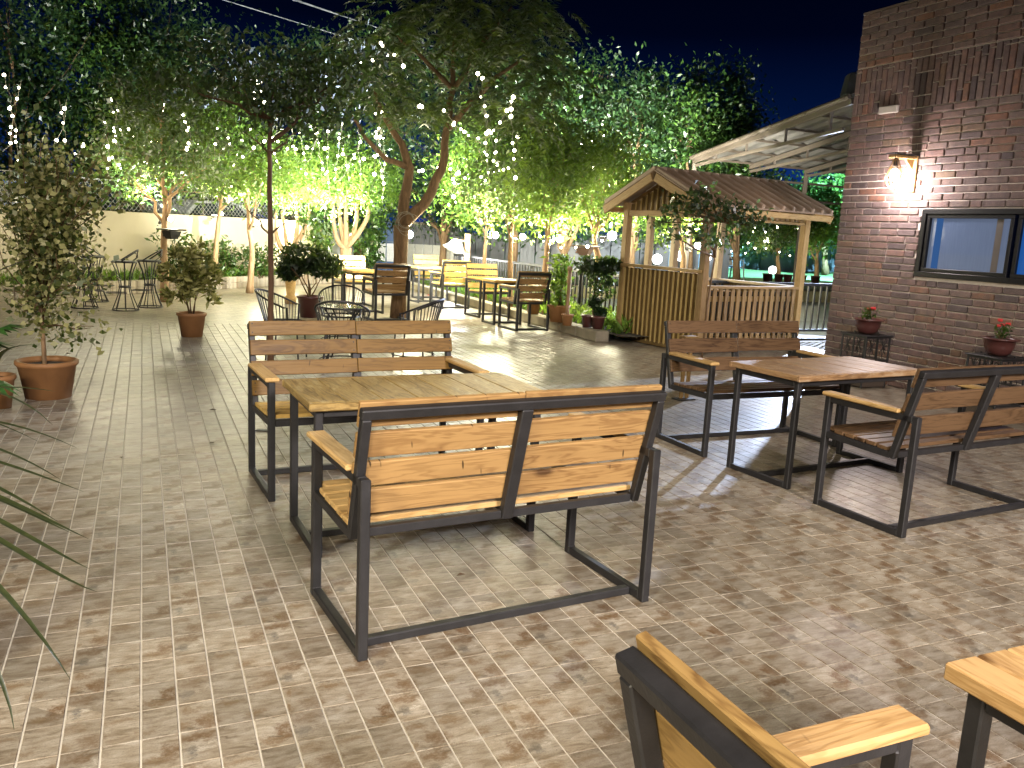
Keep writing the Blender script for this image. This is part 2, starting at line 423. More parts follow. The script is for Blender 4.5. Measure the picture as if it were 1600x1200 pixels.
M_LEAFB = leaf('leaf_bright', [(0, (.025, .065, .010)), (.5, (.065, .14, .018)), (1, (.12, .20, .028))], trans=.45)
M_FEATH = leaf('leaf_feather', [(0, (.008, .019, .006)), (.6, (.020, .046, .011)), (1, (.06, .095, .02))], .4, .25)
M_VARI = leaf('leaf_variegated', [(0, (.022, .040, .010)), (.35, (.075, .095, .025)), (.6, (.24, .235, .085)), (1, (.50, .47, .22))], trans=.25)
M_CROT = leaf('leaf_croton', [(0, (.06, .085, .02)), (.3, (.22, .22, .05)), (.6, (.42, .40, .14)), (1, (.58, .55, .25))], trans=.25)
M_DRY = leaf('leaf_brownish', [(0, (.010, .024, .005)), (.6, (.022, .046, .010)), (1, (.05, .085, .016))], trans=.12)
M_BARK = bark('bark', (.07, .042, .022), (.20, .125, .065))
M_BARKL = bark('bark_light', (.20, .12, .06), (.42, .28, .16))
# ================================================================ ground and paving
b = MB(); n = 24
for i in range(n): pass
b.poly([(-220, -60, -.06), (220, -60, -.06), (220, 320, -.06), (-220, 320, -.06)])
struct('ground', b, M_GROUND)

BA0, BA1, BB0, BB1 = -12, 21, -2, 40                     # block index range that is laid tile by tile
xa0, xa1 = A0 + BA0 * TP, A0 + BA1 * TP; yb0, yb1 = B0 + BB0 * TP, B0 + BB1 * TP
def sq(a0, a1, b0, b1, z): return [S(a0, b0, z), S(a1, b0, z), S(a1, b1, z), S(a0, b1, z)]
fl = MB(); fl.poly(sq(xa0, xa1, yb0, yb1, -.0035))
floor = struct('terrace_floor', fl, M_GROUT)
far = MB()                                               # the rest of the terrace, too far to tell its tiles apart
for r in ((-14, xa0, -6, 27), (xa0, xa1, yb1, 27), (xa0, xa1, -6, yb0), (xa1, 11.5, -6, 7.6)):
    far.poly(sq(r[0], r[1], r[2], r[3], 0))
far.poly(sq(xa1, 9.2, 7.6, 10.55, 0))
o = far.build('far_tiling', M_TILEFAR, floor); o['kind'] = 'stuff'
TW, TL = TP / 3, TP / 2
def tile_mb(mb, cx, cy, gx=.0046, gy=.0016, dz=0.0, rot=True):
    hx, hy, c = TW / 2 - gx / 2, TL / 2 - gy / 2, .0020
    pts = [(sx_ * (hx - k), sy_ * (hy - k * .5), zz + dz) for (k, zz) in ((0, -.0035), (c, 0)) for sx_, sy_ in ((-1, -1), (1, -1), (1, 1), (-1, 1))]
    fs = [(4, 5, 6, 7)] + [(i, (i + 1) % 4, 4 + (i + 1) % 4, 4 + i) for i in range(4)]
    mb.add([S(cx + p[0], cy + p[1], p[2]) if rot else Vector(p) for p in pts], fs)
cells = []
for i in range(BA0 * 3, BA1 * 3):
    for j in range(BB0 * 2, BB1 * 2):
        a, b_ = A0 + (i + .5) * TW, B0 + (j + .5) * TL
        p = S(a, b_); q = proj(p); key = -1
        if q and -20 < q[0] < 1620 and 200 < q[1] < 1210: key = 1 / q[2] ** 3
        cells.append((key, a, b_))
cells.sort(reverse=True)
one = MB(); tile_mb(one, 0, 0, rot=False); tme = one.mesh('tile', M_TILE)
for k, a, b_ in cells[:300]:
    o = link('tile', tme, floor, S(a, b_, random.uniform(-.0004, .0006))); o.rotation_euler = (random.gauss(0, .0016), random.gauss(0, .0016), TH)
rest = MB()
for k, a, b_ in cells[300:]: tile_mb(rest, a, b_, dz=random.uniform(-.0004, .0006))
o = rest.build('tiles', M_TILE, floor); o['kind'] = 'stuff'

# planting bed behind the kerb on the right, and the strip by the boundary wall
b = MB(); b.poly(sq(6.10, 7.35, 10.0, 21.5, .12)); struct('planting_bed_soil', b, M_SOIL)
kb = thing('kerb', 'low rough concrete kerb edging the planted bed from gazebo to gate', 'kerb')
y = 10.35
while y < 20.5:
    L = random.uniform(.5, .7); m = MB(); m.box((0, 0, 0), (.22, L - .012, .155), None, .012)
    o = m.build('kerb_stone', M_STONEC, kb, False, S(5.99 + random.uniform(-.008, .008), y + L / 2, .0765)); o.rotation_euler = (0, 0, TH); y += L

WD = Vector((.413, .911, 0)); WN = Vector((-.911, .413, 0))      # boundary wall: runs 24 degrees right of the view
WP = Vector((-6.82, 16.14, 0))
def bw(t, d, z=0.0): return WP + WD * t + WN * d + Vector((0, 0, z))
wang = math.atan2(WD.y, WD.x)
pl = thing('planter', 'low planter faced with mottled tiles along the beige boundary wall', 'planter')
m = MB()
def boxw(m, t0, t1, d0, d1, z0, z1, ch=0):
    m.box(bw((t0 + t1) / 2, (d0 + d1) / 2, (z0 + z1) / 2), (t1 - t0, d1 - d0, z1 - z0), Matrix.Rotation(wang, 3, 'Z'), ch)
boxw(m, -9, 7.5, .02, .16, 0, .245); m.build('body', M_STONEC, pl)
m = MB(); boxw(m, -9, 7.5, .162, .98, .02, .2); m.build('soil', M_SOIL, pl)
m = MB(); t_ = -3.0
while t_ < 7.0:
    for zz in (0.004, .126):
        q = MB(); q.box((0, 0, 0), (.296, .018, .118), None, .004)
        o = q.build('tile', M_TILE, pl, False, bw(t_ + .15, .011, zz + .059)); o.rotation_euler = (0, 0, wang)
    t_ += .30
bwall = thing('boundary_wall', 'long plain beige rendered wall behind the planter', 'wall')
m = MB(); boxw(m, -14, 6.2, 1.0, 1.2, -.05, 1.50, .01); m.build('panel', M_WALL, bwall)
m = MB(); boxw(m, 6.21, 7.6, .98, 1.22, -.05, 1.45, .01); m.build('pier', plain('grey_render', (.28, .29, .30), .85), bwall)
cl = thing('chain_link_fence', 'diamond wire mesh fence on top of the beige wall', 'fence')
m = MB()
for k in range(-60, 62):
    t0 = k * .11
    for sg in (-1, 1):
        m.bar(bw(t0, 1.1, 1.52), bw(t0 + sg * .55, 1.1, 2.07), .006, .006)
o = m.build('wire_mesh', M_MESH, cl); o['kind'] = 'stuff'
for k in range(-3, 4):
    m = MB(); m.tube([bw(k * 2.2, 1.14, 1.49), bw(k * 2.2, 1.14, 2.12)], .025, 8); m.build('post', M_TRUSS, cl)
m = MB(); m.tube([bw(-7, 1.1, 2.08), bw(7.2, 1.1, 2.08)], .010, 6); m.build('rail', M_MESH, cl)

# ================================================================ back fence and gate
def panelrow(root, p0, p1, h, z0, mat, wdt=.42, thick=.03, name='panel'):
    p0, p1 = Vector(p0), Vector(p1); d = p1 - p0; L = d.length; d.normalize(); ang = math.atan2(d.y, d.x); nseg = max(1, int(L / wdt))
    nrm = Vector((-d.y, d.x, 0)); wv = L / nseg
    me = MB()
    me.box((0, 0, 0), (wv - .02, thick, h), None, .006)
    for xx in (-.3, 0, .3): me.box((xx * wv, -thick / 2 - .008, 0), (.03, .016, h * .998))
    me = me.mesh(name, mat)
    for i in range(nseg):
        c = p0 + d * (wv * (i + .5)) + nrm * random.uniform(-.012, .012)
        o = link(name, me, root, (c.x, c.y, z0 + h / 2)); o.rotation_euler = (random.gauss(0, .006), random.gauss(0, .004), ang)
g0, g1 = plan(584, 26), plan(621, 26)
gt = thing('gate', 'tall blue metal gate with pale crinkled foil panels', 'gate', g0)
gd = (g1 - g0); gl = gd.length; gt.rotation_euler = (0, 0, math.atan2(gd.y, gd.x))
for x0, x1, nm in ((-.45, -.02, 'side_leaf'), (.02, gl, 'main_leaf')):
    m = MB(); m.box(((x0 + x1) / 2, 0, .80), (x1 - x0, .04, 1.62), None, .005); o = m.build(nm, M_GATE, gt)
    m = MB(); m.box(((x0 + x1) / 2, -.028, .68), ((x1 - x0) * .86, .014, .55), None, .004); m.build('foil_panel', M_FOIL, o)
    m = MB()
    for xx in (x0 + .02, (x0 + x1) / 2, x1 - .02): m.box((xx, -.045, .80), (.035, .05, 1.64), None, .004)
    for zz in (.02, 1.0, 1.6): m.box(((x0 + x1) / 2, -.05, zz), (x1 - x0, .03, .035), None, .004)
    m.build('frame_bar', plain('gate_bar', (.12, .16, .22), .4), o)
m = MB(); m.box((gl * .9, -.085, .78), (.05, .05, .12), None, .01); m.build('latch', M_STEEL, gt)
for xx in (-.55, gl + .07):
    m = MB(); m.box((xx, 0, .85), (.09, .09, 1.75), None, .006); m.build('post', plain('gate_post', (.20, .25, .30), .5), gt)
sf = thing('sheet_fence', 'grey metal sheet fence with a bright foil band right of the gate', 'fence')
p0, p1 = plan(634, 25), plan(716, 24.2)
panelrow(sf, p0, p1, 1.55, .02, M_FENCE, .20)
d = (p1 - p0).normalized(); m = MB()
L_ = (p1 - p0).length; nf = 6
for i in range(nf):
    q = MB(); q.box((0, 0, 0), (L_ / nf - .015, .02, .62), None, .004)
    c = p0 + d * (L_ * (i + .5) / nf) + Vector((0, -.06, .69)); o = q.build('foil_panel', M_FOIL, sf, False, c); o.rotation_euler = (0, 0, math.atan2(d.y, d.x))
m = MB(); m.bar(p0 + Vector((0, -.02, 1.6)), p1 + Vector((0, -.02, 1.6)), .09, .07, ch=.01); m.build('top_rail', M_WALL, sf)
m = MB(); m.bar(p1 + Vector((.05, -.05, 0)), p1 + Vector((.05, -.05, 1.85)), .09, .09, ch=.008); m.build('post', M_STEEL, sf)
bf = thing('garden_fence', 'long grey board fence closing the garden behind the lit trees', 'fence')
panelrow(bf, plan(718, 25.5), plan(905, 24.8), 1.42, 0, M_FENCE, .42, name='board')
panelrow(bf, plan(905, 24.8), plan(1135, 24.0), 1.55, 0, plain('bluelit_sheet', (.095, .11, .14), .55, 0, .25, 3), .40, name='board')  # bluish cast of the light put into this grey sheet color
rc = MB(); rc.poly([plan(668, 18.6, .006), plan(735, 18.4, .006), plan(735, 20.0, .006), plan(668, 20.2, .006)])
tag(rc.build('carpet', M_RED), 'red carpet strip lying on the paving in front of the sheet fence', 'carpet')

# ================================================================ railings
def railing(name, label, p0, p1, z0, z1, step=.135):
    r = thing(name, label, 'railing'); p0, p1 = Vector(p0), Vector(p1); L = (p1 - p0).length; d = (p1 - p0) / L
    up = Vector((0, 0, 1))
    m = MB(); m.bar(p0 + up * z1, p1 + up * z1, .05, .045, ch=.004); m.build('top_rail', M_IRON, r)
    m = MB(); m.bar(p0 + up * (z0 + .06), p1 + up * (z0 + .06), .04, .04, ch=.004); m.build('bottom_rail', M_IRON, r)
    nb = int(L / step); q = MB(); q.box((0, 0, 0), (.026, .026, z1 - z0 - .105)); me = q.mesh('bar', M_IRON)
    for i in range(nb + 1):
        c = p0 + d * (L * i / nb) + up * ((z0 + z1) / 2 + .03); o = link('bar', me, r, c); o.rotation_euler = (0, 0, math.atan2(d.y, d.x))
    for i in range(int(L / 2) + 1):
        m = MB(); m.bar(p0 + d * min(L, i * 2.0) + up * (z0 - .06), p0 + d * min(L, i * 2.0) + up * (z1 - .02), .05, .05); m.build('post', M_IRON, r)
railing('railing', 'dark metal railing along the back of the planted bed', S(7.0, 11.0), S(7.0, 19.6), .14, .87)
railing('railing', 'dark metal railing between gazebo and brick building', S(7.35, 10.75), S(12.5, 10.75), .06, .88)

# ================================================================ garden beyond: path, blue tiled strip, lawn, blue wall
b = MB(); b.poly(sq(6.9, 16, 10.8, 13.4, -.02)); struct('garden_path', b, plain('path_concrete', (.30, .32, .34), .6))
b = MB(); b.poly(sq(6.9, 18, 13.4, 18.2, -.03)); struct('tiled_strip', b, plain('path_mosaic', (.36, .40, .44), .4, 0, .5, 9))
LZ = .33
wl = thing('retaining_wall', 'low cream retaining wall below the lawn', 'wall')
m = MB(); m.bar(S(7.6, 18.4, .10), S(26, 18.4, .10), .2, .34, ch=.01); m.build('panel', plain('cream_render', (.42, .38, .22), .85), wl)
b = MB(); nx, ny = 40, 40; vs = []; fs = []
for i in range(nx + 1):
    for j in range(ny + 1):
        p = S(7.6 + 34 * i / nx, 18.5 + 26 * j / ny); vs.append((p.x, p.y, LZ - .04 + .05 * math.sin(i * .9 + j * .4) * math.sin(j * .7) + .02 * random.random()))
for i in range(nx):
    for j in range(ny): k = i * (ny + 1) + j; fs.append((k, k + ny + 1, k + ny + 2, k + 1))
b.add(vs, fs); struct('lawn', b, M_LAWN, True)
gw = thing('garden_wall', 'blue grey stone wall at the far end of the lawn', 'wall')
m = MB()
pA, pB = plan(1040, 39, LZ), plan(1420, 43, LZ); dw = (pB - pA); Lw = dw.length; dw.normalize(); aw = math.atan2(dw.y, dw.x)
for i in range(14):
    q = MB(); q.box((0, 0, 0), (Lw / 14 - .03, .25, 1.25 + random.uniform(-.05, .05)), None, .03)
    c = pA + dw * (Lw * (i + .5) / 14) + Vector((0, random.uniform(-.03, .03), .58)); o = q.build('panel', plain('blue_stone', (.16, .19, .25), .8, 0, .6, 1.6, .8) if i == 0 else bpy.data.materials['blue_stone'], gw, False, c); o.rotation_euler = (0, 0, aw)

# ================================================================ brick building
WA, WB = 7.63, 7.76                       # its far left corner on the terrace; the face runs back towards the viewer
WTOP, WLEN = 4.12, 7.2
WNORM = Vector((-CA, -SA, 0))             # out of the brick face
def wp(s, z, d=0.0): return S(WA - d, WB - s, z)
bb = thing('brick_building', 'brick faced building with a black framed window, right of the terrace', 'building')
WS0, WS1, WZ0, WZ1 = 1.17, 3.36, 1.235, 1.945
m = MB()
R24 = Matrix.Rotation(TH, 3, 'Z')
def boxs(m, a0, a1, b0, b1, z0, z1, ch=0): m.box(S((a0 + a1) / 2, (b0 + b1) / 2, (z0 + z1) / 2), (a1 - a0, b1 - b0, z1 - z0), R24, ch)
boxs(m, WA, WA + .22, WB - WS0, WB, 0, WTOP); boxs(m, WA, WA + .22, WB - WLEN, WB - WS1, 0, WTOP)
boxs(m, WA, WA + .22, WB - WS1, WB - WS0, 0, WZ0); boxs(m, WA, WA + .22, WB - WS1, WB - WS0, WZ1, WTOP)
boxs(m, WA + .221, WA + 6, WB - .22, WB, 0, WTOP); boxs(m, WA + .221, WA + 6, WB - WLEN, WB - WLEN + .22, 0, WTOP)
m.build('wall', M_MORTAR, bb)
m = MB(); boxs(m, WA + .221, WA + 6, WB - WLEN + .221, WB - .221, 3.7, 3.85); m.build('roof', M_STONEC, bb)
bricks = []
def put(s0, s1, z0, z1):
    if s1 - s0 < .03: return
    if z1 > WZ0 - .012 and z0 < WZ1 + .012 and s1 > WS0 - .012 and s0 < WS1 + .012:
        if s0 < WS0 - .05: put(s0, min(s1, WS0 - .014), z0, min(z1, 99)) if s1 > WS0 - .012 else None
        elif s1 > WS1 + .05: put(max(s0, WS1 + .014), s1, z0, z1)
        elif z0 < WZ0 - .03: bricks.append((s0, s1, z0, WZ0 - .014))
        elif z1 > WZ1 + .03: bricks.append((s0, s1, WZ1 + .014, z1))
        return
    bricks.append((s0, s1, z0, z1))
CH = .0752
def course(z, k):
    s = -.12 if k % 2 else 0.0
    s += random.uniform(-.02, .02) if s else 0
    while s < WLEN:
        L = .238 + random.uniform(-.012, .012)
        if random.random() < .08: L = .118
        put(max(s, .002), min(s + L, WLEN), z + .005, z + CH - .006); s += L + .0115
for k in range(40): course(k * CH, k)
zb0 = 40 * CH; s = .003
while s < WLEN:                                    # the soldier band: upright bricks at random heights
    z = zb0 + .004; first = random.choice((.12, .235, .18, .235))
    while z < zb0 + .522:
        h = min(first, zb0 + .522 - z); first = .235
        if h > .03: bricks.append((s, s + .066, z, z + h - .008))
        z += h + .004
    s += .0765
for k in range(8): course(zb0 + .523 + k * CH * .98, k + 1)
meshes = {}
def bmesh_of(ls, lz, kind):
    q = MB(); q.box((0, 0, 0), (ls, .03, lz), None, .007); return q.mesh('brick', M_BRICK)
std = bmesh_of(.238, CH - .011, 0); sold = bmesh_of(.066, .227, 1)
scored = []
for i, (s0, s1, z0, z1) in enumerate(bricks):
    q = proj(wp((s0 + s1) / 2, (z0 + z1) / 2)); k = 0
    full = abs((s1 - s0) - .238) < .013 and abs(z1 - z0 - (CH - .011)) < .002
    if q and 0 < q[0] < 1600 and 0 < q[1] < 620 and full: k = 1 / q[2]
    scored.append((k, i))
scored.sort(reverse=True)
single = set(i for k, i in scored[:300] if k > 0)
rest = MB(); tones = []
for i, (s0, s1, z0, z1) in enumerate(bricks):
    d = .011 + random.uniform(-.003, .004)
    c = wp((s0 + s1) / 2, (z0 + z1) / 2, d - .009)
    if i in single:
        o = link('brick', std, bb, c); o.rotation_euler = (random.gauss(0, .006), 0, TH + math.pi / 2 + random.gauss(0, .006)); o.scale = ((s1 - s0) / .238, 1, 1)
    else:
        n0 = len(rest.f); rest.box(c, (s1 - s0, .03, z1 - z0), Matrix.Rotation(TH + math.pi / 2 + random.gauss(0, .004), 3, 'Z'), .006)
        tones += [random.random()] * (len(rest.f) - n0)
me = rest.mesh('bricks', M_BRICK); at_ = me.attributes.new('rnd', 'FLOAT', 'FACE'); at_.data.foreach_set('value', tones)
o = link('bricks', me, bb); o['kind'] = 'stuff'
# corner return bricks and parapet cap
m = MB(); boxs(m, WA - .012, WA + .24, WB - WLEN, WB + .01, WTOP + .001, WTOP + .03, .006); m.build('coping', plain('coping_stone', (.16, .12, .10), .8), bb)
# window
M_FRAME = plain('black_frame', (.005, .005, .006), .3, 0, .1)
wf = MB(); fr = .055
def wbox(m, s0, s1, z0, z1, d0, d1, ch=.004): m.box(wp((s0 + s1) / 2, (z0 + z1) / 2, (d0 + d1) / 2), (d1 - d0, s1 - s0, z1 - z0), R24, ch)
wbox(wf, WS0, WS1, WZ0, WZ0 + fr, -.06, .03); wbox(wf, WS0, WS1, WZ1 - fr, WZ1, -.06, .03)
wbox(wf, WS0, WS0 + fr, WZ0 + fr, WZ1 - fr, -.06, .028); wbox(wf, WS1 - fr, WS1, WZ0 + fr, WZ1 - fr, -.06, .028)
wroot = wf.build('window', M_FRAME, bb)
sashes = ((WS0 + .06, 2.22), (2.26, WS1 - .06))
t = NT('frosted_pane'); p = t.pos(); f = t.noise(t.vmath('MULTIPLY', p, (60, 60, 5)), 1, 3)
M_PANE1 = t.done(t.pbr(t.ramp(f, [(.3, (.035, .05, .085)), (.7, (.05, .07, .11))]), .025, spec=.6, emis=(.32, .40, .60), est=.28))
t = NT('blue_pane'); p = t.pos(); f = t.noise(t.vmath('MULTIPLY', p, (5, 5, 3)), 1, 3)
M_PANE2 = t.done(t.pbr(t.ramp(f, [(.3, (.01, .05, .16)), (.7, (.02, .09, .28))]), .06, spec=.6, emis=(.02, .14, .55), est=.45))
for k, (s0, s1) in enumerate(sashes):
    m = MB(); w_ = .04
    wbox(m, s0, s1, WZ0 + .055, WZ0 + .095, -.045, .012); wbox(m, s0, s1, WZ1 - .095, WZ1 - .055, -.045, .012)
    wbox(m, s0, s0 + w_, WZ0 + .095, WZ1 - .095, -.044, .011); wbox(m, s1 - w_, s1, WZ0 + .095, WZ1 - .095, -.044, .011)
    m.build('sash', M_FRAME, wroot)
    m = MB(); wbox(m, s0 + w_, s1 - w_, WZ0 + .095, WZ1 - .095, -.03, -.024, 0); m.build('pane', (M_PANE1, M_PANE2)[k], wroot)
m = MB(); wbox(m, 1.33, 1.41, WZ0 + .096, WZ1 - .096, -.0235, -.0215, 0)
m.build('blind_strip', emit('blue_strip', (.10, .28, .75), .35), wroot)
m = MB(); wbox(m, 2.02, 2.09, WZ0 + .096, WZ1 - .096, -.0235, -.0218, 0); m.build('curtain_edge', plain('tan_strip', (.10, .085, .075), .5), wroot)
m = MB(); wbox(m, .42, .68, 2.985, 3.065, .012, .05, .008); m.build('vent_plate', plain('vent_cream', (.50, .46, .40), .6), bb)

# ================================================================ wall lamp
LS, LZ0 = .98, 2.30
lm = thing('wall_lamp', 'wooden bracket wall lamp with a lit diamond wire cage on the brick wall', 'lamp')
m = MB(); wbox(m, LS - .055, LS + .055, 2.12, 2.50, .018, .045, .004); m.build('back_plate', M_ARM, lm)
m = MB(); wbox(m, LS - .05, LS + .05, 2.46, 2.49, .046, .35, .004); m.build('bracket_arm', M_ARM, lm)
m = MB(); wbox(m, LS - .06, LS + .06, 2.501, 2.512, .01, .38, .002); m.build('cover_plate', M_IRON, lm)
m = MB(); m.poly([wp(LS, 2.46, .046), wp(LS, 2.36, .046), wp(LS, 2.46, .15)]); 
m = MB(); m.add([wp(LS - .012, 2.459, .046), wp(LS - .012, 2.35, .046), wp(LS - .012, 2.459, .16), wp(LS + .012, 2.459, .046), wp(LS + .012, 2.35, .046), wp(LS + .012, 2.459, .16)], [(0, 1, 2), (5, 4, 3), (0, 3, 4, 1), (1, 4, 5, 2), (2, 5, 3, 0)]); m.build('brace', M_ARM, lm)
cc = wp(LS, 0, .285)
m = MB(); nw = 12
for k in range(nw):
    a = 2 * math.pi * k / nw; e_ = lambda r_, z_: (cc.x + r_ * math.cos(a), cc.y + r_ * math.sin(a), z_)
    m.tube([e_(.03, 2.44), e_(.095, 2.235), e_(.035, 2.145)], .0028, 4)
for r_, z_ in ((.03, 2.44), (.095, 2.235), (.035, 2.145)): m.ring((cc.x, cc.y, z_), r_, .004, 20, 4)
m.build('wire_cage', plain('brass_wire', (.30, .17, .06), .4, .6), lm)
m = MB(); m.lathe([(.0, 2.46), (.022, 2.459), (.024, 2.38), (.0, 2.379)], 12, (cc.x, cc.y, 0)); m.build('socket', M_IRON, lm)
m = MB(); m.ball((cc.x, cc.y, 2.29), .048, 16, 10, (1, 1, 1.35)); m.build('bulb', M_FIL, lm, True)
def lamp(name, kind, loc, power, col, parent=None, size=.1, aim=None, spot=None, blend=.4):
    L = bpy.data.lights.new(name, kind); L.energy = power; L.color = col
    if kind == 'AREA': L.shape = 'DISK'; L.size = size
    else: L.shadow_soft_size = size
    if spot: L.spot_size = rad(spot); L.spot_blend = blend
    o = link(name, L, parent, loc)
    if aim is not None: o.rotation_euler = (Vector(aim) - Vector(loc)).to_track_quat('-Z', 'Y').to_euler()
    return o
lamp('lamp_light', 'POINT', (cc.x, cc.y, 2.19), PW['wall'], (1.0, .87, .86), lm, .08)

# ================================================================ canopy beside the building
cn = thing('canopy', 'corrugated metal canopy on pale rafters beside the brick building', 'canopy')
cA = S(8.85, 11.1); cz0, cz1 = 4.02, 3.28; CL, CWID = 4.7, 9.0
nA = at(1330, 158, 14.75); fA = at(1082, 252, 19.0)
dirB = Vector((fA.x - nA.x, fA.y - nA.y, 0)); CL = dirB.length; dirB.normalize(); dirA = Vector((CA, SA, 0)); cz0, cz1 = nA.z, fA.z
def cp(a, t, dz=0.0): return Vector((nA.x, nA.y, 0)) + dirA * a + dirB * (CL * t) + Vector((0, 0, cz0 + (cz1 - cz0) * t + dz))
m = MB(); nseg = 100; vs = []; fs = []
for i in range(nseg + 1):
    a = CWID * i / nseg; dz = .022 * (1 if i % 4 in (0, 1) else -1)
    for k in (0, 1): vs += [cp(a, k * 1.03 - .015, .10 + dz)]
fs = [(2 * i, 2 * i + 2, 2 * i + 3, 2 * i + 1) for i in range(nseg)]
m.add(vs, fs); o = m.build('corrugated_sheet', M_ZINC, cn)
sm = o.modifiers.new('thickness', 'SOLIDIFY'); sm.thickness = .004
q = None
for a in (0.03, 1.6, 3.2, 4.8, 6.4):
    m = MB(); m.bar(cp(a, 0, .0), cp(a, 1, .0), .07, .10, ch=.006); m.build('rafter', M_TRUSS, cn)
    m = MB(); m.bar(cp(a, .03, -.42), cp(a, 1, -.10), .05, .06, ch=.005); m.build('bottom_chord', M_TRUSS, cn)
    for t_ in (.1, .35, .6, .82):
        z_ = -.42 + .32 * (t_ - .03) / .97
        m = MB(); m.bar(cp(a, t_, z_ + .02), cp(a, t_, -.04), .04, .04); m.build('strut', M_TRUSS, cn)
for t_ in (.02, .22, .42, .62, .82, .99):
    m = MB(); m.bar(cp(-.1, t_, .062), cp(CWID, t_, .062), .05, .045, (0, 0, 1)); m.build('purlin', M_TRUSS, cn)
m = MB(); m.tube([cp(-.05, 0, .07), cp(-.05, 1.0, .07)], .045, 10); m.build('gutter_pipe', M_TRUSS, cn)
for a, t_ in ((.03, .99), (3.2, .99), (6.4, .99), (3.2, .03)):
    p = cp(a, t_); m = MB(); m.bar((p.x, p.y, -.05), (p.x, p.y, p.z - .05), .09, .09, ch=.006); m.build('post', M_TRUSS, cn)
m = MB()
for z_ in (2.55, 2.95): 
    p, q2 = cp(0, .99), cp(8, .99); m.bar((p.x, p.y, z_), (q2.x, q2.y, z_), .045, .045)
m.build('tie_bar', M_TRUSS, cn)
tk = thing('water_tank', 'dark water tank box on the canopy roof beside the brick wall', 'tank', cp(.35, .04, .13), TH)
m = MB(); m.lathe([(0, 0), (.30, 0), (.32, .05), (.27, .36), (.24, .40), (0, .41)], 8); m.build('tank_body', M_IRON, tk)
m = MB(); m.lathe([(0, .411), (.10, .41), (.10, .45), (0, .455)], 10); m.build('lid', M_STEEL, tk)
# ================================================================ gazebo
PHI = rad(33); C0 = Vector((2.42, 11.0, 0)); GX, GY = 2.03, 1.70
gz = thing('gazebo', 'small wooden gazebo with ribbed brown roof and board walls', 'gazebo', C0, PHI)
PT = .10; HE, HR = 1.99, 2.37
for x, y, mt in ((PT / 2, PT / 2, M_GAZR), (GX - PT / 2, PT / 2, M_FASC), (PT / 2, GY - PT / 2, M_FASC), (GX - PT / 2, GY - PT / 2, M_PALE), (GX * .5, GY - PT / 2, M_PALE)):
    piece('post', gz, (x, y, HE / 2 - .0 + .02), (0, 0, 1), (1, 0, 0), (HE - .04, PT, PT), mt, .006)
for z0 in (.05,):
    m = MB(); m.box((GX / 2, GY / 2, .075), (GX - .22, GY - .22, .05)); m.build('floor_deck', M_GAZ, gz)
# left gable face (x = 0): boards with pale battens
SILL1, SILL2, OPEN = 1.10, .90, 1.80
nb = 16; y0, y1 = PT + .004, GY - PT - .004; w = (y1 - y0) / nb
for i in range(nb):
    y = y0 + (i + .5) * w
    piece('board', gz, (.045 + random.uniform(-.002, .002), y, .06 + (SILL1 - .09) / 2), (0, 0, 1), (-1, 0, 0), (SILL1 - .10, w - .006, .018), M_GAZ, .002)
for i in range(nb + 1):
    piece('batten', gz, (.022, y0 + i * w, .055 + (SILL1 - .09) / 2), (0, 0, 1), (-1, 0, 0), (SILL1 - .09, .020, .024), M_GAZB, .003)
piece('sill', gz, (.035, GY / 2, SILL1), (0, 1, 0), (0, 0, 1), (GY - .06, .11, .04), M_FASC, .005)
piece('bottom_rail', gz, (.05, GY / 2, .04), (0, 1, 0), (0, 0, 1), (GY - 2 * PT - .01, .05, .06), M_GAZ, .004)
piece('head_beam', gz, (.05, GY / 2, OPEN + .04), (0, 1, 0), (0, 0, 1), (GY - 2 * PT - .01, .07, .08), M_FASC, .005)
sl = (HR - HE) / (GY / 2)
nb2 = 15; w2 = (GY - .02) / nb2
for i in range(nb2):
    y = .01 + (i + .5) * w2; h = HR - .10 - abs(y - GY / 2) * sl - (OPEN + .085)
    if h > .04: piece('gable_board', gz, (.045, y, OPEN + .085 + h / 2), (0, 0, 1), (-1, 0, 0), (h, w2 - .005, .018), M_GAZ, .002)
    y = .01 + i * w2; h = HR - .11 - abs(y - GY / 2) * sl - (OPEN + .085)
    if h > .05 and i: piece('batten', gz, (.024, y, OPEN + .085 + h / 2), (0, 0, 1), (-1, 0, 0), (h, .020, .022), M_GAZB, .003)
# right front face (y = 0): spaced boards
nb = 16; x0, x1 = PT + .01, GX - PT - .01; w = (x1 - x0) / nb
for i in range(nb):
    piece('front_board', gz, (x0 + (i + .5) * w, .035 + random.uniform(-.002, .002), .055 + (SILL2 - .07) / 2 + random.uniform(-.006, .004)), (0, 0, 1), (0, -1, 0), (SILL2 - .08, w - .046, .02), M_GAZR, .003)
for z in (.18, .74): piece('rail', gz, (GX / 2, .066, z), (1, 0, 0), (0, 0, 1), (GX - 2 * PT, .035, .07), M_GAZ, .004)
m = MB(); m.box((GX / 2, .092, SILL2 / 2), (GX - 2 * PT - .02, .01, SILL2 - .12)); m.build('shade_sheet', plain('inside_shade', (.006, .005, .004), .9), gz)  # near-black sheet stands for the inner shade seen between the boards
piece('sill', gz, (GX / 2, .04, SILL2), (1, 0, 0), (0, 0, 1), (GX - .21, .11, .035), M_GAZR, .004)
piece('head_beam', gz, (GX / 2, .05, 1.80), (1, 0, 0), (0, 0, 1), (GX - 2 * PT - .006, .06, .035), M_FASC, .004)
nd = 17; w = (GX - 2 * PT) / nd
for i in range(nd): piece('dentil_block', gz, (PT + (i + .5) * w, .05, 1.865), (0, 0, 1), (0, -1, 0), (.09, w * .62, .05), M_GAZR, .003)
piece('wall_plate', gz, (GX / 2, .05, 1.94), (1, 0, 0), (0, 0, 1), (GX - .01, .08, .055), M_GAZ, .004)
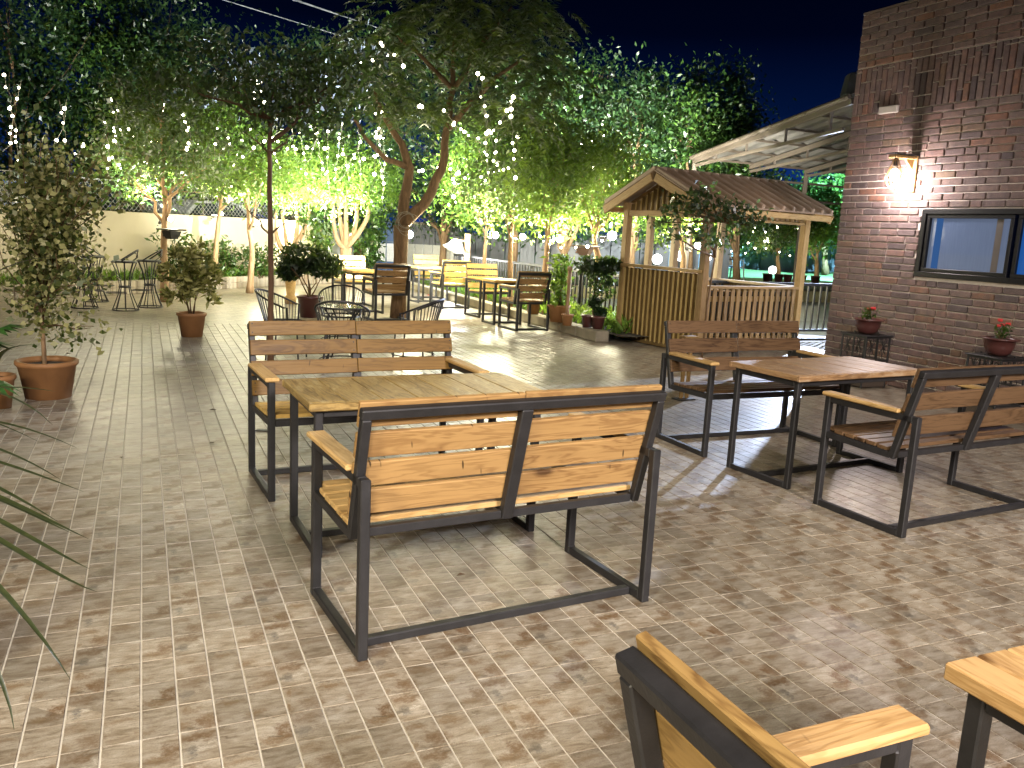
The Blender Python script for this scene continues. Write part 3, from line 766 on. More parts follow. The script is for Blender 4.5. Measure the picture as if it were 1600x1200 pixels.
piece('wall_plate', gz, (GX / 2, GY - .05, 1.94), (1, 0, 0), (0, 0, 1), (GX - .01, .08, .055), M_GAZ, .004)
# back sides: low panels and white window frame
for i in range(13): piece('back_board', gz, (PT + (i + .5) * (GX - 2 * PT) / 13, GY - .045, .48), (0, 0, 1), (0, 1, 0), (.80, .125, .018), M_GAZ, .002)
piece('sill', gz, (GX / 2, GY - .045, .905), (1, 0, 0), (0, 0, 1), (GX - .21, .10, .04), M_PALE, .004)
for i in range(11): piece('side_board', gz, (GX - .045, PT + (i + .5) * (GY - 2 * PT) / 11, .48), (0, 0, 1), (1, 0, 0), (.80, .125, .018), M_GAZ, .002)
piece('sill', gz, (GX - .045, GY / 2, .905), (0, 1, 0), (0, 0, 1), (GY - .21, .10, .04), M_PALE, .004)
piece('mid_post', gz, (.50, GY - .05, 1.37), (0, 0, 1), (1, 0, 0), (.88, .10, .08), M_PALE, .005)
# roof
OV = .24; OE = .18; rx0, rx1 = -OV, GX + OV
for sgn, nm in ((-1, 'roof_sheet'), (1, 'roof_sheet')):
    ye = GY / 2 + sgn * (GY / 2 + OE); ze = HR - sl * (GY / 2 + OE)
    m = MB(); m.bar((GX / 2, GY / 2 + sgn * .004, HR + .035), (GX / 2, ye, ze + .035), rx1 - rx0, .018, (0, 0, 1), .003); sh = m.build('roof_sheet', M_ROOFM, gz)
    nrib = 13
    for i in range(nrib):
        x = rx0 + .04 + (rx1 - rx0 - .08) * i / (nrib - 1); up = Vector((0, sgn * sl, 1)).normalized()
        m = MB(); a, b_ = Vector((x, GY / 2 + sgn * .03, HR + .058 - .03 * sl)), Vector((x, ye, ze + .058)); m.bar(a, b_, .060, .080, up, .014); m.build('rib', M_ROOFM, sh)
    piece('eave_board', gz, (GX / 2, ye - sgn * .015, ze - .025), (1, 0, 0), (0, 0, 1), (rx1 - rx0 - .07, .026, .075), M_FASC, .003)
    for x in (rx0 + .012, rx1 - .012):
        d = Vector((0, ye - GY / 2, ze - HR)); c = Vector((x, GY / 2, HR - .045)) + d * .5; up = Vector((0, sgn * sl, 1)).normalized()
        piece('barge_board', gz, c + d.normalized() * .01, d, up, (d.length - .05, .03, .115), M_FASC, .004)
    for k in range(6):
        x = .12 + (GX - .24) * k / 5; m = MB(); m.bar((x, GY / 2, HR - .03), (x, ye - sgn * .05, ze - .005), .045, .05); m.build('rafter', M_FASC, gz)
m = MB(); m.tube([(rx0 - .005, GY / 2, HR + .055), (rx1 + .005, GY / 2, HR + .055)], .03, 8); m.build('ridge_cap', M_ROOFM, gz)

# ================================================================ benches, chairs, tables
W0_, D0_, HA_, VB, HB, VT, HT_ = 1.256, .607, .653, .133, .418, .010, .891
TB = .036
def bench(name, label, cat, group, loc, rz, wd, slat, arm, halves=2, seat=None, rows=4, gap=.018):
    r = thing(name, label, cat, loc, rz, group); seat = seat or slat
    hw = TB / 2; nA_ = 4
    for u in (hw, wd - hw):
        for v in (hw, D0_ - hw):
            m = MB(); m.box((u, v, HA_ / 2 - .001), (TB, TB, HA_ - .002), None, .004); m.build('leg', M_STEEL, r)
        m = MB(); m.box((u, D0_ / 2, hw), (TB - .002, D0_ - 2 * TB, TB), None, .004); m.build('skid', M_STEEL, r)
        m = MB(); m.box((u, D0_ / 2, HA_ - hw - .001), (TB - .002, D0_ - 2 * TB, TB), None, .004); m.build('arm_bar', M_STEEL, r)
    m = MB(); m.box((wd / 2, .105, hw + .001), (wd - 2 * TB, TB, TB - .004), None, .004); m.build('stretcher', M_STEEL, r)
    bot, top = Vector((0, VB, HB)), Vector((0, VT, HT_)); bd = (top - bot); bl_ = bd.length; bd.normalize(); bn = Vector((0, bd.z, -bd.y))   # bn: towards the sitter
    # seat frame
    fz = .458
    m = MB()
    for u in (hw, wd - hw): m.bar((u, D0_ - TB, fz - .028), (u, VB + .01, HB), TB - .004, TB, ch=.003)
    m.bar((TB, D0_ - hw, fz - .03), (wd - TB, D0_ - hw, fz - .03), TB - .006, TB, ch=.003)
    m.bar((TB, VB + .012, HB - .002), (wd - TB, VB + .012, HB - .002), TB - .006, TB - .004, ch=.003)
    m.build('seat_frame', M_STEEL, r)
    m = MB(); bx = .0015
    for u in ((hw, wd / 2, wd - hw) if halves == 2 else (hw, wd - hw)):
        m.bar(Vector((u, 0, 0)) + bot - bd * .015, Vector((u, 0, 0)) + top - bd * TB, TB - .002 if u != wd / 2 else TB + .012, TB, (0, 1, 0), .004)
    m.bar(Vector((-bx, 0, 0)) + top - bd * hw, Vector((wd + bx, 0, 0)) + top - bd * hw, TB, TB, bd, .004)
    m.build('back_frame', M_STEEL, r)
    # seat slats
    ns = 6; sd = Vector((0, D0_ - .005, fz + .004)) - (bot + Vector((0, .03, .028))); L = sd.length; sd.normalize(); up = Vector((0, -sd.z, sd.y))
    for i in range(ns):
        c = bot + Vector((wd / 2, .03, .028)) + sd * (L * (i + .5) / ns)
        piece('seat_slat', r, c + up * random.uniform(-.001, .002), (1, 0, 0), up, (wd - 2 * TB - .004 if i > ns - 2 else wd - .02, L / ns - .012, .022), seat)
    # back slats, two lengths side by side
    ns = rows; h0 = .055 if rows == 4 else .085; Lb = bl_ + .024 - h0
    for i in range(ns):
        for k in range(halves):
            hwid = wd / halves; g_ = gap * random.uniform(.8, 1.2)
            c = bot + bd * (h0 + Lb * (i + .5) / ns + random.uniform(-.003, .003)) + bn * (TB / 2 + .0115) + Vector((hwid * (k + .5), 0, 0))
            piece('back_slat', r, c, (1, random.uniform(-.002, .002), random.uniform(-.004, .004)), bn, (hwid - .003, Lb / ns - g_, .021), slat)
    if halves == 2:
        m = MB()
        for i in range(ns):
            c = bot + bd * (h0 + Lb * (i + .5) / ns) + bn * (TB / 2 + .0221)
            for u in (hw, wd / 2 - .02, wd / 2 + .02, wd - hw):
                for q in (-.025, .025): m.disc(c + bd * q + Vector((u, 0, 0)), .0042, 7, bn)
        m.build('screw_heads', M_IRON, r)['kind'] = 'stuff'
        m = MB()
        for u in (hw, wd - hw):
            for v, z_ in ((TB, TB), (D0_ - TB, TB), (TB, HA_ - TB), (D0_ - TB, HA_ - TB)):
                for k in range(4): m.ball((u + (k - 1.5) * .009, v, z_), .0055, 6, 4)
        m.build('weld_beads', M_STEEL, r)['kind'] = 'stuff'
    for u in (hw + .002, wd - hw - .002):
        piece('armrest', r, (u, D0_ / 2 + .062, HA_ + .0115), (0, 1, 0), (0, 0, 1), (D0_ - .10, .075, .023), arm, .006)
    return r
FR = .509
G1, G2 = 'benches of the front seating sets', 'single seats of the far seating row'
bench('bench', 'pale pine bench nearest the middle, seen from behind', 'bench', G1, (-.481, 2.653, 0), FR, W0_, M_PINE, M_ARM, seat=M_ARM)
bench('bench', 'orange brown bench facing the viewer across the olive plank table', 'bench', G1, (-.435, 5.386, 0), 3.624, W0_, M_CEDAR, M_ARM, seat=M_YEL, gap=.028)
bench('bench', 'dark walnut bench facing the viewer in front of the gazebo', 'bench', G1, (2.251, 6.744, 0), 3.572, W0_, M_WALNUT, M_ARM, rows=3, gap=.042)
bench('bench', 'walnut bench seen from behind at the right edge, near the brick wall', 'bench', G1, (2.089, 4.198, 0), .488, W0_, M_WALNUT, M_ARM, rows=3, gap=.042)
bench('bench', 'bench cut off by the bottom edge with golden pine top and armrest', 'bench', G1, (.175, 1.135, 0), rad(-66), W0_, M_KNOT, M_GOLD)
def table(label, loc, rz, L, Wd, mat, n, ht=.72, along=False, group=None):
    r = thing('table', label, 'table', loc, rz, group)
    th = .036
    if along:
        for i in range(n): piece('plank', r, (L / 2, Wd * (i + .5) / n, ht - th / 2), (1, 0, 0), (0, 0, 1), (L, Wd / n - .0025, th), mat, .004)
    else:
        w = L / n
        for i in range(n): piece('plank', r, (w * (i + .5), Wd / 2, ht - th / 2 + random.uniform(-.0008, .0008)), (0, 1, 0), (0, 0, 1), (Wd - .05, w - .0055, th), mat, .003)
        for y in (.0125, Wd - .0125): piece('edge_board', r, (L / 2, y, ht - th / 2 - .0012), (1, 0, 0), (0, 0, 1), (L, .0235, th + .001), mat, .005)
    ins = .05; hw = TB / 2; zt = ht - th - .001
    for x in (ins, L - ins):
        for y in (ins, Wd - ins):
            m = MB(); m.box((x, y, zt / 2), (TB, TB, zt), None, .004); m.build('leg', M_STEEL, r)
        m = MB(); m.box((x, Wd / 2, hw), (TB - .002, Wd - 2 * ins - TB, TB), None, .004); m.build('skid', M_STEEL, r)
        m = MB(); m.box((x, Wd / 2, zt - hw - .001), (TB - .002, Wd - 2 * ins - TB, TB), None, .004); m.build('top_bar', M_STEEL, r)
    m = MB(); m.box((L / 2, Wd / 2, hw + .001), (L - 2 * ins - TB, TB, TB - .004), None, .004); m.build('stretcher', M_STEEL, r)
    m = MB()
    for y in (ins, Wd - ins): m.box((L / 2, y, zt - hw - .001), (L - 2 * ins - TB, TB - .002, TB - .004), None, .004)
    m.build('side_bar', M_STEEL, r)
    return r
table('long table with worn olive planks between two benches', (-.858, 3.484, 0), .466, 1.178, .601, M_OLIVE, 7, group='dining tables of the front sets')
table('brown plank table between the two walnut benches', (1.721, 4.945, 0), .516, 1.178, .601, M_TOPB, 7, group='dining tables of the front sets')
table('golden pine table cut off by the bottom right corner', (.85, 1.48, 0), rad(-66), 1.178, .601, M_GOLD, 7, along=True, group='dining tables of the front sets')
WS = .58
fy = FR + math.pi
bench('bench_chair', 'shaded brown single seat seen from behind beside the clay pots', 'chair', G2, (.02, 12.66, 0), FR, WS, M_PINE, M_ARM, 1, gap=.026)
bench('bench_chair', 'sunny yellow single seat facing the viewer at the right far table', 'chair', G2, (-.40, 15.18, 0), fy, .60, M_YEL, M_YEL, 1, gap=.026)
bench('bench_chair', 'yellow single seat seen from behind left of the right far table', 'chair', G2, (-1.39, 15.64, 0), FR, WS, M_YEL, M_ARM, 1, gap=.026)
bench('bench_chair', 'yellow single seat facing the viewer in front of the sheet fence', 'chair', G2, (-1.74, 18.2, 0), fy, WS, M_YEL, M_YEL, 1, gap=.026)
bench('bench_chair', 'brown single seat seen from behind in front of the forked tree', 'chair', G2, (-2.19, 12.97, 0), FR, WS, M_PINE, M_ARM, 1, gap=.026)
bench('bench_chair', 'golden single seat facing the viewer, furthest left of the far row', 'chair', G2, (-2.90, 15.86, 0), fy, .62, M_YEL, M_YEL, 1, gap=.026)
gi = C0 + Vector((math.cos(PHI) * 1.38 - math.sin(PHI) * 1.30, math.sin(PHI) * 1.38 + math.cos(PHI) * 1.30, .115))
bench('bench_chair', 'pale wooden seat inside the gazebo showing its top slat above the sill', 'chair', None, gi, PHI + math.pi, .62, M_GOLD, M_ARM, 1, gap=.03)
G3 = 'small tables of the far seating row'
table('small yellow table between two single seats near the kerb', (-.36, 13.33, 0), FR, .58, .50, M_YEL, 4, group=G3)
table('small yellow table before the sheet fence', (-1.97, 16.6, 0), FR, .60, .60, M_YEL, 4, group=G3)
table('small yellow table beside the forked tree trunk', (-2.75, 13.95, 0), FR, .62, .60, M_YEL, 4, group=G3)
# dark solar lamp feet seen on the paving between the front sets
for p, lab in (((411, 673), 'small black metal foot plate on the tiles under the orange brown bench'), ):
    g = G(*p); m = MB(); m.box((g.x, g.y, .004), (.10, .05, .006), None, .002); tag(m.build('foot_plate', M_IRON), lab, 'plate')

# ================================================================ round bistro set
bt = thing('bistro_table', 'low round glass table with scrolled black iron legs', 'table', (-1.88, 9.1, 0))
m = MB(); m.lathe([(0, .592), (.255, .592), (.258, .60), (0, .601)], 32)
t = NT('table_glass'); M_GLASS = t.done(t.pbr((.42, .40, .30), .08, spec=.6)); m.build('glass_top', M_GLASS, bt)
m = MB(); m.ring((0, 0, .588), .26, .011, 32, 6); m.build('rim', M_IRON, bt)
for k in range(4):
    a = math.pi / 4 + k * math.pi / 2; e_ = lambda r_, z_: (r_ * math.cos(a), r_ * math.sin(a), z_)
    m = MB(); m.tube([e_(.24, .58), e_(.13, .45), e_(.09, .33), e_(.12, .18), e_(.23, .0)], .009, 6); m.build('leg', M_IRON, bt)
    m = MB(); m.tube([e_(.20 + .055 * math.cos(q) - .02, .44 + .055 * math.sin(q)) for q in np.linspace(-1, 4.6, 14)], .006, 5); m.build('scroll', M_IRON, bt)
m = MB(); m.ring((0, 0, .33), .09, .008, 16, 5); m.build('ring', M_IRON, bt)
def wire_chair(label, x, y, face):
    r = thing('wire_chair', label, 'chair', (x, y, 0), face, 'round black wire chairs at the glass table')   # sitter looks along +x
    R_ = .23
    m = MB(); m.ring((0, 0, .405), R_, .011, 28, 6); m.build('seat_ring', M_IRON, r)
    m = MB()
    for k in range(-5, 6):
        yy = k * .042; xx = math.sqrt(max(0, R_ * R_ - yy * yy)); m.tube([(-xx, yy, .405), (xx, yy, .405)], .004, 4)
    m.build('seat_wire', M_IRON, r)
    def top(a):                                    # a: angle from the back; the rail dips to the arms
        c = math.cos(a); rr = R_ + .065 * max(0, c) + .03
        return Vector((-rr * math.cos(a), rr * math.sin(a), .60 + .14 * max(0, c) ** 1.2 - .02 * (c < 0)))
    A_ = 1.85
    pts = [top(-A_ + 2 * A_ * i / 26) for i in range(27)]
    s0, s1 = pts[0].copy(), pts[-1].copy(); s0.z = s1.z = .405; s0.y *= .85; s1.y *= .85
    m = MB(); m.tube([s0] + pts + [s1], .011, 6); m.build('back_rail', M_IRON, r)
    m = MB()
    for i in range(1, 26):
        p = pts[i]; a = -A_ + 2 * A_ * i / 26; m.tube([p, (-R_ * math.cos(a), R_ * math.sin(a), .405)], .0042, 4)
    m.build('back_wire', M_IRON, r)
    for k in range(4):
        a = math.pi / 4 + k * math.pi / 2; m = MB(); m.tube([(R_ * .93 * math.cos(a), R_ * .93 * math.sin(a), .40), (R_ * math.cos(a) * 1.08, R_ * math.sin(a) * 1.08, 0)], .010, 6); m.build('leg', M_IRON, r)
    m = MB(); m.ring((0, 0, .12), R_ * 1.02, .007, 24, 5); m.build('foot_ring', M_IRON, r)
wire_chair('black wire chair at the thin tree trunk, open side to the right', -2.48, 9.02, 0)
wire_chair('black wire chair right of the glass table, open side to the left', -1.10, 9.05, math.pi - .2)
wire_chair('black wire chair in front of the glass table, back to the viewer', -1.74, 8.42, 1.65)
wire_chair('black wire chair behind the glass table beside the dark plant pot', -2.08, 9.95, -1.4)

# ================================================================ bar stools
def stool(label, x, y, face):
    r = thing('bar_stool', label, 'stool', (x, y, 0), face, 'black wire bar stools by the left wall')
    prof = [(.19, 0), (.155, .09), (.10, .24), (.075, .36), (.085, .46), (.12, .60), (.175, .74)]
    for k in range(8):
        a = 2 * math.pi * k / 8; m = MB(); m.tube([(p[0] * math.cos(a), p[0] * math.sin(a), p[1]) for p in prof], .008, 5); m.build('rod', M_IRON, r)
    for z, rr, w_ in ((.008, .19, .009), (.36, .08, .014), (.74, .178, .012)):
        m = MB(); m.ring((0, 0, z), rr, w_, 22, 5); m.build('ring', M_IRON, r)
    m = MB(); m.lathe([(0, .745), (.172, .745), (.17, .758), (0, .76)], 22); m.build('seat', M_IRON, r)
    m = MB(); m.bar((-.02, -.10, .27), (.26, -.10, .27), .02, .012); m.bar((-.02, .10, .27), (.26, .10, .27), .02, .012); m.bar((.26, -.10, .27), (.26, .10, .27), .02, .012); m.build('footrest', M_IRON, r)
    pts = [Vector((.06 - .26 * math.sin(q), .185 * math.cos(q), .745 + .185 * math.sin(q) ** 1.0)) for q in np.linspace(0, math.pi, 17)]
    m = MB(); m.tube(pts, .011, 6); m.build('back_hoop', M_IRON, r)
    m = MB(); m.tube([(-.12, -.15, .75), (-.19, -.05, .82), (-.19, .05, .86), (-.14, .12, .88)], .006, 5); m.tube([(-.12, .15, .75), (-.19, .05, .82), (-.19, -.05, .86), (-.14, -.12, .88)], .006, 5); m.build('back_scroll', M_IRON, r)
    m = MB(); m.lathe([(0, -.006), (.056, -.006), (.056, .006), (0, .006)], 18); o = m.build('back_disc', plain('disc_brown', (.035, .015, .012), .6), r); o.location = (-.185, 0, .865); o.rotation_euler = (0, rad(75), 0)
stool('black wire bar stool standing apart, nearer of the pair by the planter', -6.02, 12.85, 3.6)
stool('black wire bar stool of the pair, the one closer to the beige wall', -5.90, 13.45, 3.3)
stool('black wire bar stool half hidden by the variegated tree, front one', -6.68, 12.9, .4)
stool('black wire bar stool half hidden by the variegated tree, rear one', -7.0, 13.9, .2)

# ================================================================ leaves, plants and trees
def leaf_mesh(name, P, size, mat, parent, aspect=.42, droop=0.0, rng=RNG, fold=.18, spread=.35, D=None):
    N = len(P); sz = size * (1 + spread * (rng.random(N) - .5) * 2)
    if D is None:
        D = rng.normal(size=(N, 3)); D[:, 2] -= droop
    D = D / np.linalg.norm(D, axis=1, keepdims=True)
    A = rng.normal(size=(N, 3)); A[:, 2] += .6; Sd = np.cross(D, A); Sd /= np.linalg.norm(Sd, axis=1, keepdims=True) + 1e-9
    Nn = np.cross(Sd, D)
    L = sz[:, None]; Wd = L * aspect * .5
    v0 = P - D * L * .5; v2 = P + D * L * .5 - Nn * L * .08; mid = P - D * L * .05
    v1 = mid + Sd * Wd + Nn * L * fold * .5; v3 = mid - Sd * Wd + Nn * L * fold * .5
    V = np.stack([v0, v1, v2, v3], 1).reshape(-1, 3)
    me = bpy.data.meshes.new(name); me.vertices.add(4 * N); me.vertices.foreach_set('co', V.astype(np.float32).ravel())
    me.loops.add(4 * N); me.loops.foreach_set('vertex_index', np.arange(4 * N, dtype=np.int32))
    me.polygons.add(N); me.polygons.foreach_set('loop_start', np.arange(0, 4 * N, 4, dtype=np.int32))
    me.materials.append(mat); me.update(calc_edges=True)
    a = me.attributes.new('rnd', 'FLOAT', 'FACE'); a.data.foreach_set('value', rng.random(N).astype(np.float32))
    return link(name, me, parent)
def cloud(blobs, n, clump=36, spread=.2, rng=RNG, shell=.55):
    out = []; vol = np.array([(b[1][0] * b[1][1] * b[1][2]) ** .67 for b in blobs]); vol /= vol.sum()
    for (c, r), f in zip(blobs, vol):
        k = max(1, int(n * f / clump)); d = rng.normal(size=(k, 3)); d /= np.linalg.norm(d, axis=1, keepdims=True)
        rad_ = (shell + (1 - shell) * rng.random((k, 1)) ** .6) * (.75 + .4 * rng.random((k, 1)))
        cc_ = np.array(c) + d * rad_ * np.array(r)
        out.append((cc_[:, None, :] + rng.normal(size=(k, clump, 3)) * spread * (.6 + .8 * rng.random((k, 1, 1)))).reshape(-1, 3))
    return np.concatenate(out)
def wander(p0, p1, n, amp, rng=random):
    p0, p1 = Vector(p0), Vector(p1); out = []
    for i in range(n + 1):
        t_ = i / n; q = p0.lerp(p1, t_)
        if 0 < i < n: q += Vector((rng.gauss(0, amp), rng.gauss(0, amp), rng.gauss(0, amp * .5)))
        out.append(q)
    return out
def tree(name, label, base, path, blobs, nleaf, size, mat, r0=.10, barkm=None, aspect=.42, droop=.2, group=None, clump=36, spread=.2, limbs=True, cat='tree', rtop=.45, twigs=10):
    """trunk follows path (absolute points above base); limbs grow from its top into the blobs"""
    barkm = barkm or M_BARK; r = thing(name, label, cat, base, 0, group); B = Vector(base)
    pts = [Vector(base)] + [Vector(p) for p in path]; full = []
    for i in range(len(pts) - 1): full += wander(pts[i], pts[i + 1], 4, r0 * .12)[(0 if i == 0 else 1):]
    rs = [r0 * (1.18 if i == 0 else 1) * (1 - (1 - rtop) * i / (len(full) - 1)) for i in range(len(full))]
    m = MB(); m.tube([p - B for p in full], rs, 10); m.build('trunk', barkm, r, True)
    top = full[-1]
    if limbs:
        m = MB()
        for c, rr in blobs:
            c = Vector(c); st = top if random.random() < .6 else full[-3]
            lp = wander(st, c, 5, .05 * (c - st).length * .6); m.tube([p - B for p in lp], [r0 * rtop * (1 - .75 * i / 5) for i in range(6)], 7)
            for k in range(twigs):
                a = lp[random.randint(2, 5)]; e_ = c + Vector((random.gauss(0, .5) * rr[0], random.gauss(0, .5) * rr[1], random.gauss(.1, .5) * rr[2]))
                w_ = wander(a, e_, 3, .04); m.tube([p - B for p in w_], [r0 * rtop * .22, r0 * .07, r0 * .05, r0 * .03], 4)
        m.build('limbs', barkm, r, True)
    P = cloud([(tuple(Vector(c) - B), rr) for c, rr in blobs], nleaf, clump, spread)
    leaf_mesh('crown', P, size, mat, r, aspect, droop)
    return r
def B_(px, py, Y, rx, rz, ry=None): p = at(px, py, Y); return (tuple(p), (rx, ry or rx, rz))

# -- dense dark trees beyond the wall and along the garden
GB = 'dense trees standing behind the lit front trees'
dense = [  # trunk column, depth, blobs(px, py, rx, rz)
    (20, 19, [(10, 60, 1.5, 1.4), (40, 190, 1.4, 1.2), (-20, 280, 1.2, .9)], 'dark broadleaf tree at the far left edge behind the beige wall'),
    (125, 21, [(120, 110, 1.6, 1.5), (110, 215, 1.5, 1.2), (150, 30, 1.3, .9)], 'dark broadleaf tree second from the left behind the beige wall'),
    (225, 21.5, [(230, 150, 1.7, 1.3), (215, 250, 1.4, 1.0), (260, 60, 1.2, 1.0)], 'broadleaf tree with icicle lights behind the beige wall'),
    (335, 23, [(330, 190, 1.7, 1.2), (345, 265, 1.5, .9), (310, 100, 1.3, 1.0)], 'broadleaf tree above the chain link fence near the thin trunk'),
    (455, 24, [(450, 220, 1.8, 1.1), (440, 280, 1.5, .7), (480, 120, 1.5, 1.2)], 'bright lit broadleaf tree behind the pale forked stems'),
    (560, 24, [(560, 215, 1.8, 1.2), (570, 290, 1.6, .7), (600, 110, 1.6, 1.3)], 'lit broadleaf tree behind the blue gate'),
    (690, 23, [(690, 240, 1.8, 1.1), (720, 300, 1.5, .7), (740, 140, 1.7, 1.3)], 'lit broadleaf tree behind the sheet fence'),
    (800, 21, [(800, 235, 1.4, 1.1), (830, 300, 1.2, .7), (860, 160, 1.3, 1.1)], 'broadleaf tree whose top shows behind the drooping crown'),
    (885, 20, [(890, 205, 1.15, .9), (900, 275, 1.1, .8), (935, 125, .35, .7), (850, 145, .7, .7)], 'broadleaf tree with a narrow tip left of the gazebo roof'),
    (985, 20, [(980, 205, 1.1, .85), (1000, 260, 1.0, .6), (1000, 150, .7, .5)], 'broad dark tree directly above the gazebo roof'),
    (1075, 20.5, [(1075, 200, 1.0, .8), (1060, 240, .9, .6), (1092, 130, .35, .5)], 'dark tree right of centre above the gazebo ridge'),
    (1150, 21.5, [(1140, 195, .65, .8), (1148, 130, .32, .45), (1150, 235, .7, .5)], 'dark tree with a rounded tip above the canopy edge'),
]
for px, Y, bl_, lab in dense:
    base = plan(px, Y); top = at(px + random.uniform(-8, 8), 330, Y)
    blobs = [B_(x, y, Y + random.uniform(-.5, .8), rx, rz, rx * .8) for x, y, rx, rz in bl_] + [B_(px - 25, 318, Y + .6, 1.1, .7, .9), B_(px + 25, 312, Y + .8, 1.1, .7, .9)]
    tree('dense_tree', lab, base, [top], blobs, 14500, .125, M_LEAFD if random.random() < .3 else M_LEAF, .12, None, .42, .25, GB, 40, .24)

# -- lit front trees
GF = 'slim trees in the planters lit from below'
def front(label, px, Y, pathpx, blobs, n=5200, size=.105, mat=None, r0=.07, barkm=M_BARKL, **k):
    base = plan(px, Y); path = [at(x, y, Y) for x, y in pathpx]
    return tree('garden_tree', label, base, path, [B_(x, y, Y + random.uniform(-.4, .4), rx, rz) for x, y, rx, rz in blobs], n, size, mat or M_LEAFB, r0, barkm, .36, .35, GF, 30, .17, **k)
front('leafy tree with a black tray lamp on its trunk, left of the croton pot', 258, 14.4, [(256, 380), (258, 318)], [(225, 228, .85, .6), (290, 225, .8, .6), (255, 160, .8, .6), (200, 268, .55, .35), (310, 270, .5, .3)], 8500, .11, M_LEAF, .075)
front('slim leaning tree rising from the planter right of the croton pot', 334, 17.6, [(338, 380), (345, 315)], [(345, 260, .9, .5), (320, 210, .9, .6), (370, 272, .6, .3)], 7000)
front('slim forked tree in the planter beside the thin brown trunk', 390, 17.0, [(394, 390), (388, 330)], [(385, 245, .9, .5), (410, 275, .7, .3), (360, 210, .8, .6)], 7000)
def multi(label, px, Y, pyfork, stems, blobs, n, mat=None):
    base = plan(px, Y); r = thing('garden_tree', label, 'tree', base, 0, GF); fk = at(px, pyfork, Y)
    m = MB(); m.tube([p - base for p in wander(base, fk, 4, .01)], [.13, .12, .115, .12, .135], 10); m.build('trunk', M_BARKL, r, True)
    for (x1, y1), (x2, y2) in stems:
        dy = random.uniform(-.35, .35)
        m = MB(); p0, p1, p2 = fk, at(x1, y1, Y + dy), at(x2, y2, Y + dy * 1.6)
        pts = []
        for i in range(9):
            t_ = i / 8; pts.append(p0 * (1 - t_) ** 2 + p1 * 2 * t_ * (1 - t_) + p2 * t_ * t_ - base)
        m.tube(pts, [.075 - .045 * i / 8 for i in range(9)], 8); m.build('stem', M_BARKL, r, True)
    P = cloud([(tuple(Vector(B_(x, y, Y, rx, rz)[0]) - base), (rx, rx, rz)) for x, y, rx, rz in blobs], n, 30, .18)
    leaf_mesh('crown', P, .11, mat or M_LEAFB, r, .36, .35)
multi('pale tree with many stems fanning out behind the dark potted bush', 452, 20.5, 402, [((425, 380), (432, 325)), ((445, 360), (440, 330)), ((470, 370), (462, 310)), ((485, 350), (484, 315))], [(440, 285, 1.1, .6), (480, 270, 1.1, .7), (410, 250, 1.0, .6)], 6500)
multi('pale tree with many stems fanning out left of the blue gate', 540, 20, 388, [((518, 380), (522, 320)), ((530, 350), (528, 310)), ((541, 340), (540, 300)), ((560, 365), (558, 312)), ((585, 340), (574, 318))], [(545, 285, 1.2, .55), (580, 280, 1.0, .6), (510, 260, 1.1, .6)], 6500)
front('tall slim tree behind the railing beside the white floodlight', 757, 16.6, [(757, 400), (760, 355)], [(740, 300, .9, .6), (790, 290, .8, .6), (760, 230, .9, .7)], 5600, .105, None, .055, M_BARK)
front('slim dark stemmed tree behind the far seats and railing', 796, 15.2, [(797, 400), (800, 345)], [(790, 290, .7, .55), (830, 280, .7, .5), (810, 230, .7, .5)], 5000, .105, M_LEAF, .06, M_BARK)
front('pale tree with thin fanning branches behind the railing', 853, 14.6, [(852, 420), (856, 375)], [(850, 285, .75, .55), (880, 250, .7, .5), (860, 330, .45, .22)], 4600, .105, None, .07)
front('twiggy tree with a stone tray at its fork, left of the gazebo', 932, 14.8, [(934, 400), (928, 372)], [(925, 300, .7, .5), (950, 260, .7, .5), (900, 250, .7, .5), (960, 320, .4, .22)], 5000, .105, None, .08)
front('pale tree seen through the gazebo opening', 1066, 15.5, [(1068, 400), (1062, 360)], [(1040, 330, .6, .35), (1080, 310, .6, .35)], 2600, .105, None, .07)

# -- big forked feathery tree
Y = 13.75; base = plan(622, Y)
r = thing('feathery_tree', 'big forked tree with feathery drooping crown rising from the paving', 'tree', base)
fk = at(627, 352, Y)
m = MB(); m.tube([p - base for p in [base, at(624, 450, Y), at(626, 400, Y), fk]], [.14, .118, .112, .13], 12); m.build('trunk', M_BARK, r, True)
for path, r_ in (([fk, at(632, 310, Y), at(640, 262, Y), at(628, 225, Y - .1), at(600, 180, Y - .3), at(585, 140, Y - .4)], .10),
                 ([fk, at(662, 320, Y + .1), at(690, 265, Y + .2), at(697, 205, Y + .2), at(708, 140, Y + .3), at(712, 40, Y + .3)], .10),
                 ([at(697, 205, Y + .2), at(735, 160, Y), at(775, 120, Y - .2), at(820, 90, Y - .3)], .06),
                 ([at(640, 262, Y), at(605, 250, Y - .3), at(570, 215, Y - .5), at(540, 170, Y - .6)], .055),
                 ([at(708, 140, Y + .3), at(660, 90, Y), at(620, 55, Y - .2)], .045), ([at(708, 140, Y + .3), at(760, 60, Y), at(800, 10, Y)], .045)):
    m = MB(); full = []
    for i in range(len(path) - 1): full += wander(path[i] - base, path[i + 1] - base, 3, .015)[(0 if i == 0 else 1):]
    m.tube(full, [r_ * (1 - .7 * i / (len(full) - 1)) for i in range(len(full))], 8); m.build('limb', M_BARK, r, True)
blobs = [(720, 50, 1.1, .75), (630, 70, 1.0, .55), (800, 60, .9, .65), (855, 115, .45, .5), (785, 150, .75, .40), (590, 145, .6, .35), (690, 160, .6, .25), (740, 0, 1.2, .7), (840, 40, .6, .6), (560, 105, .7, .4), (660, 10, .9, .5), (640, 175, .5, .2), (830, 180, .4, .3)]
tw = []; lp = []; ld = []
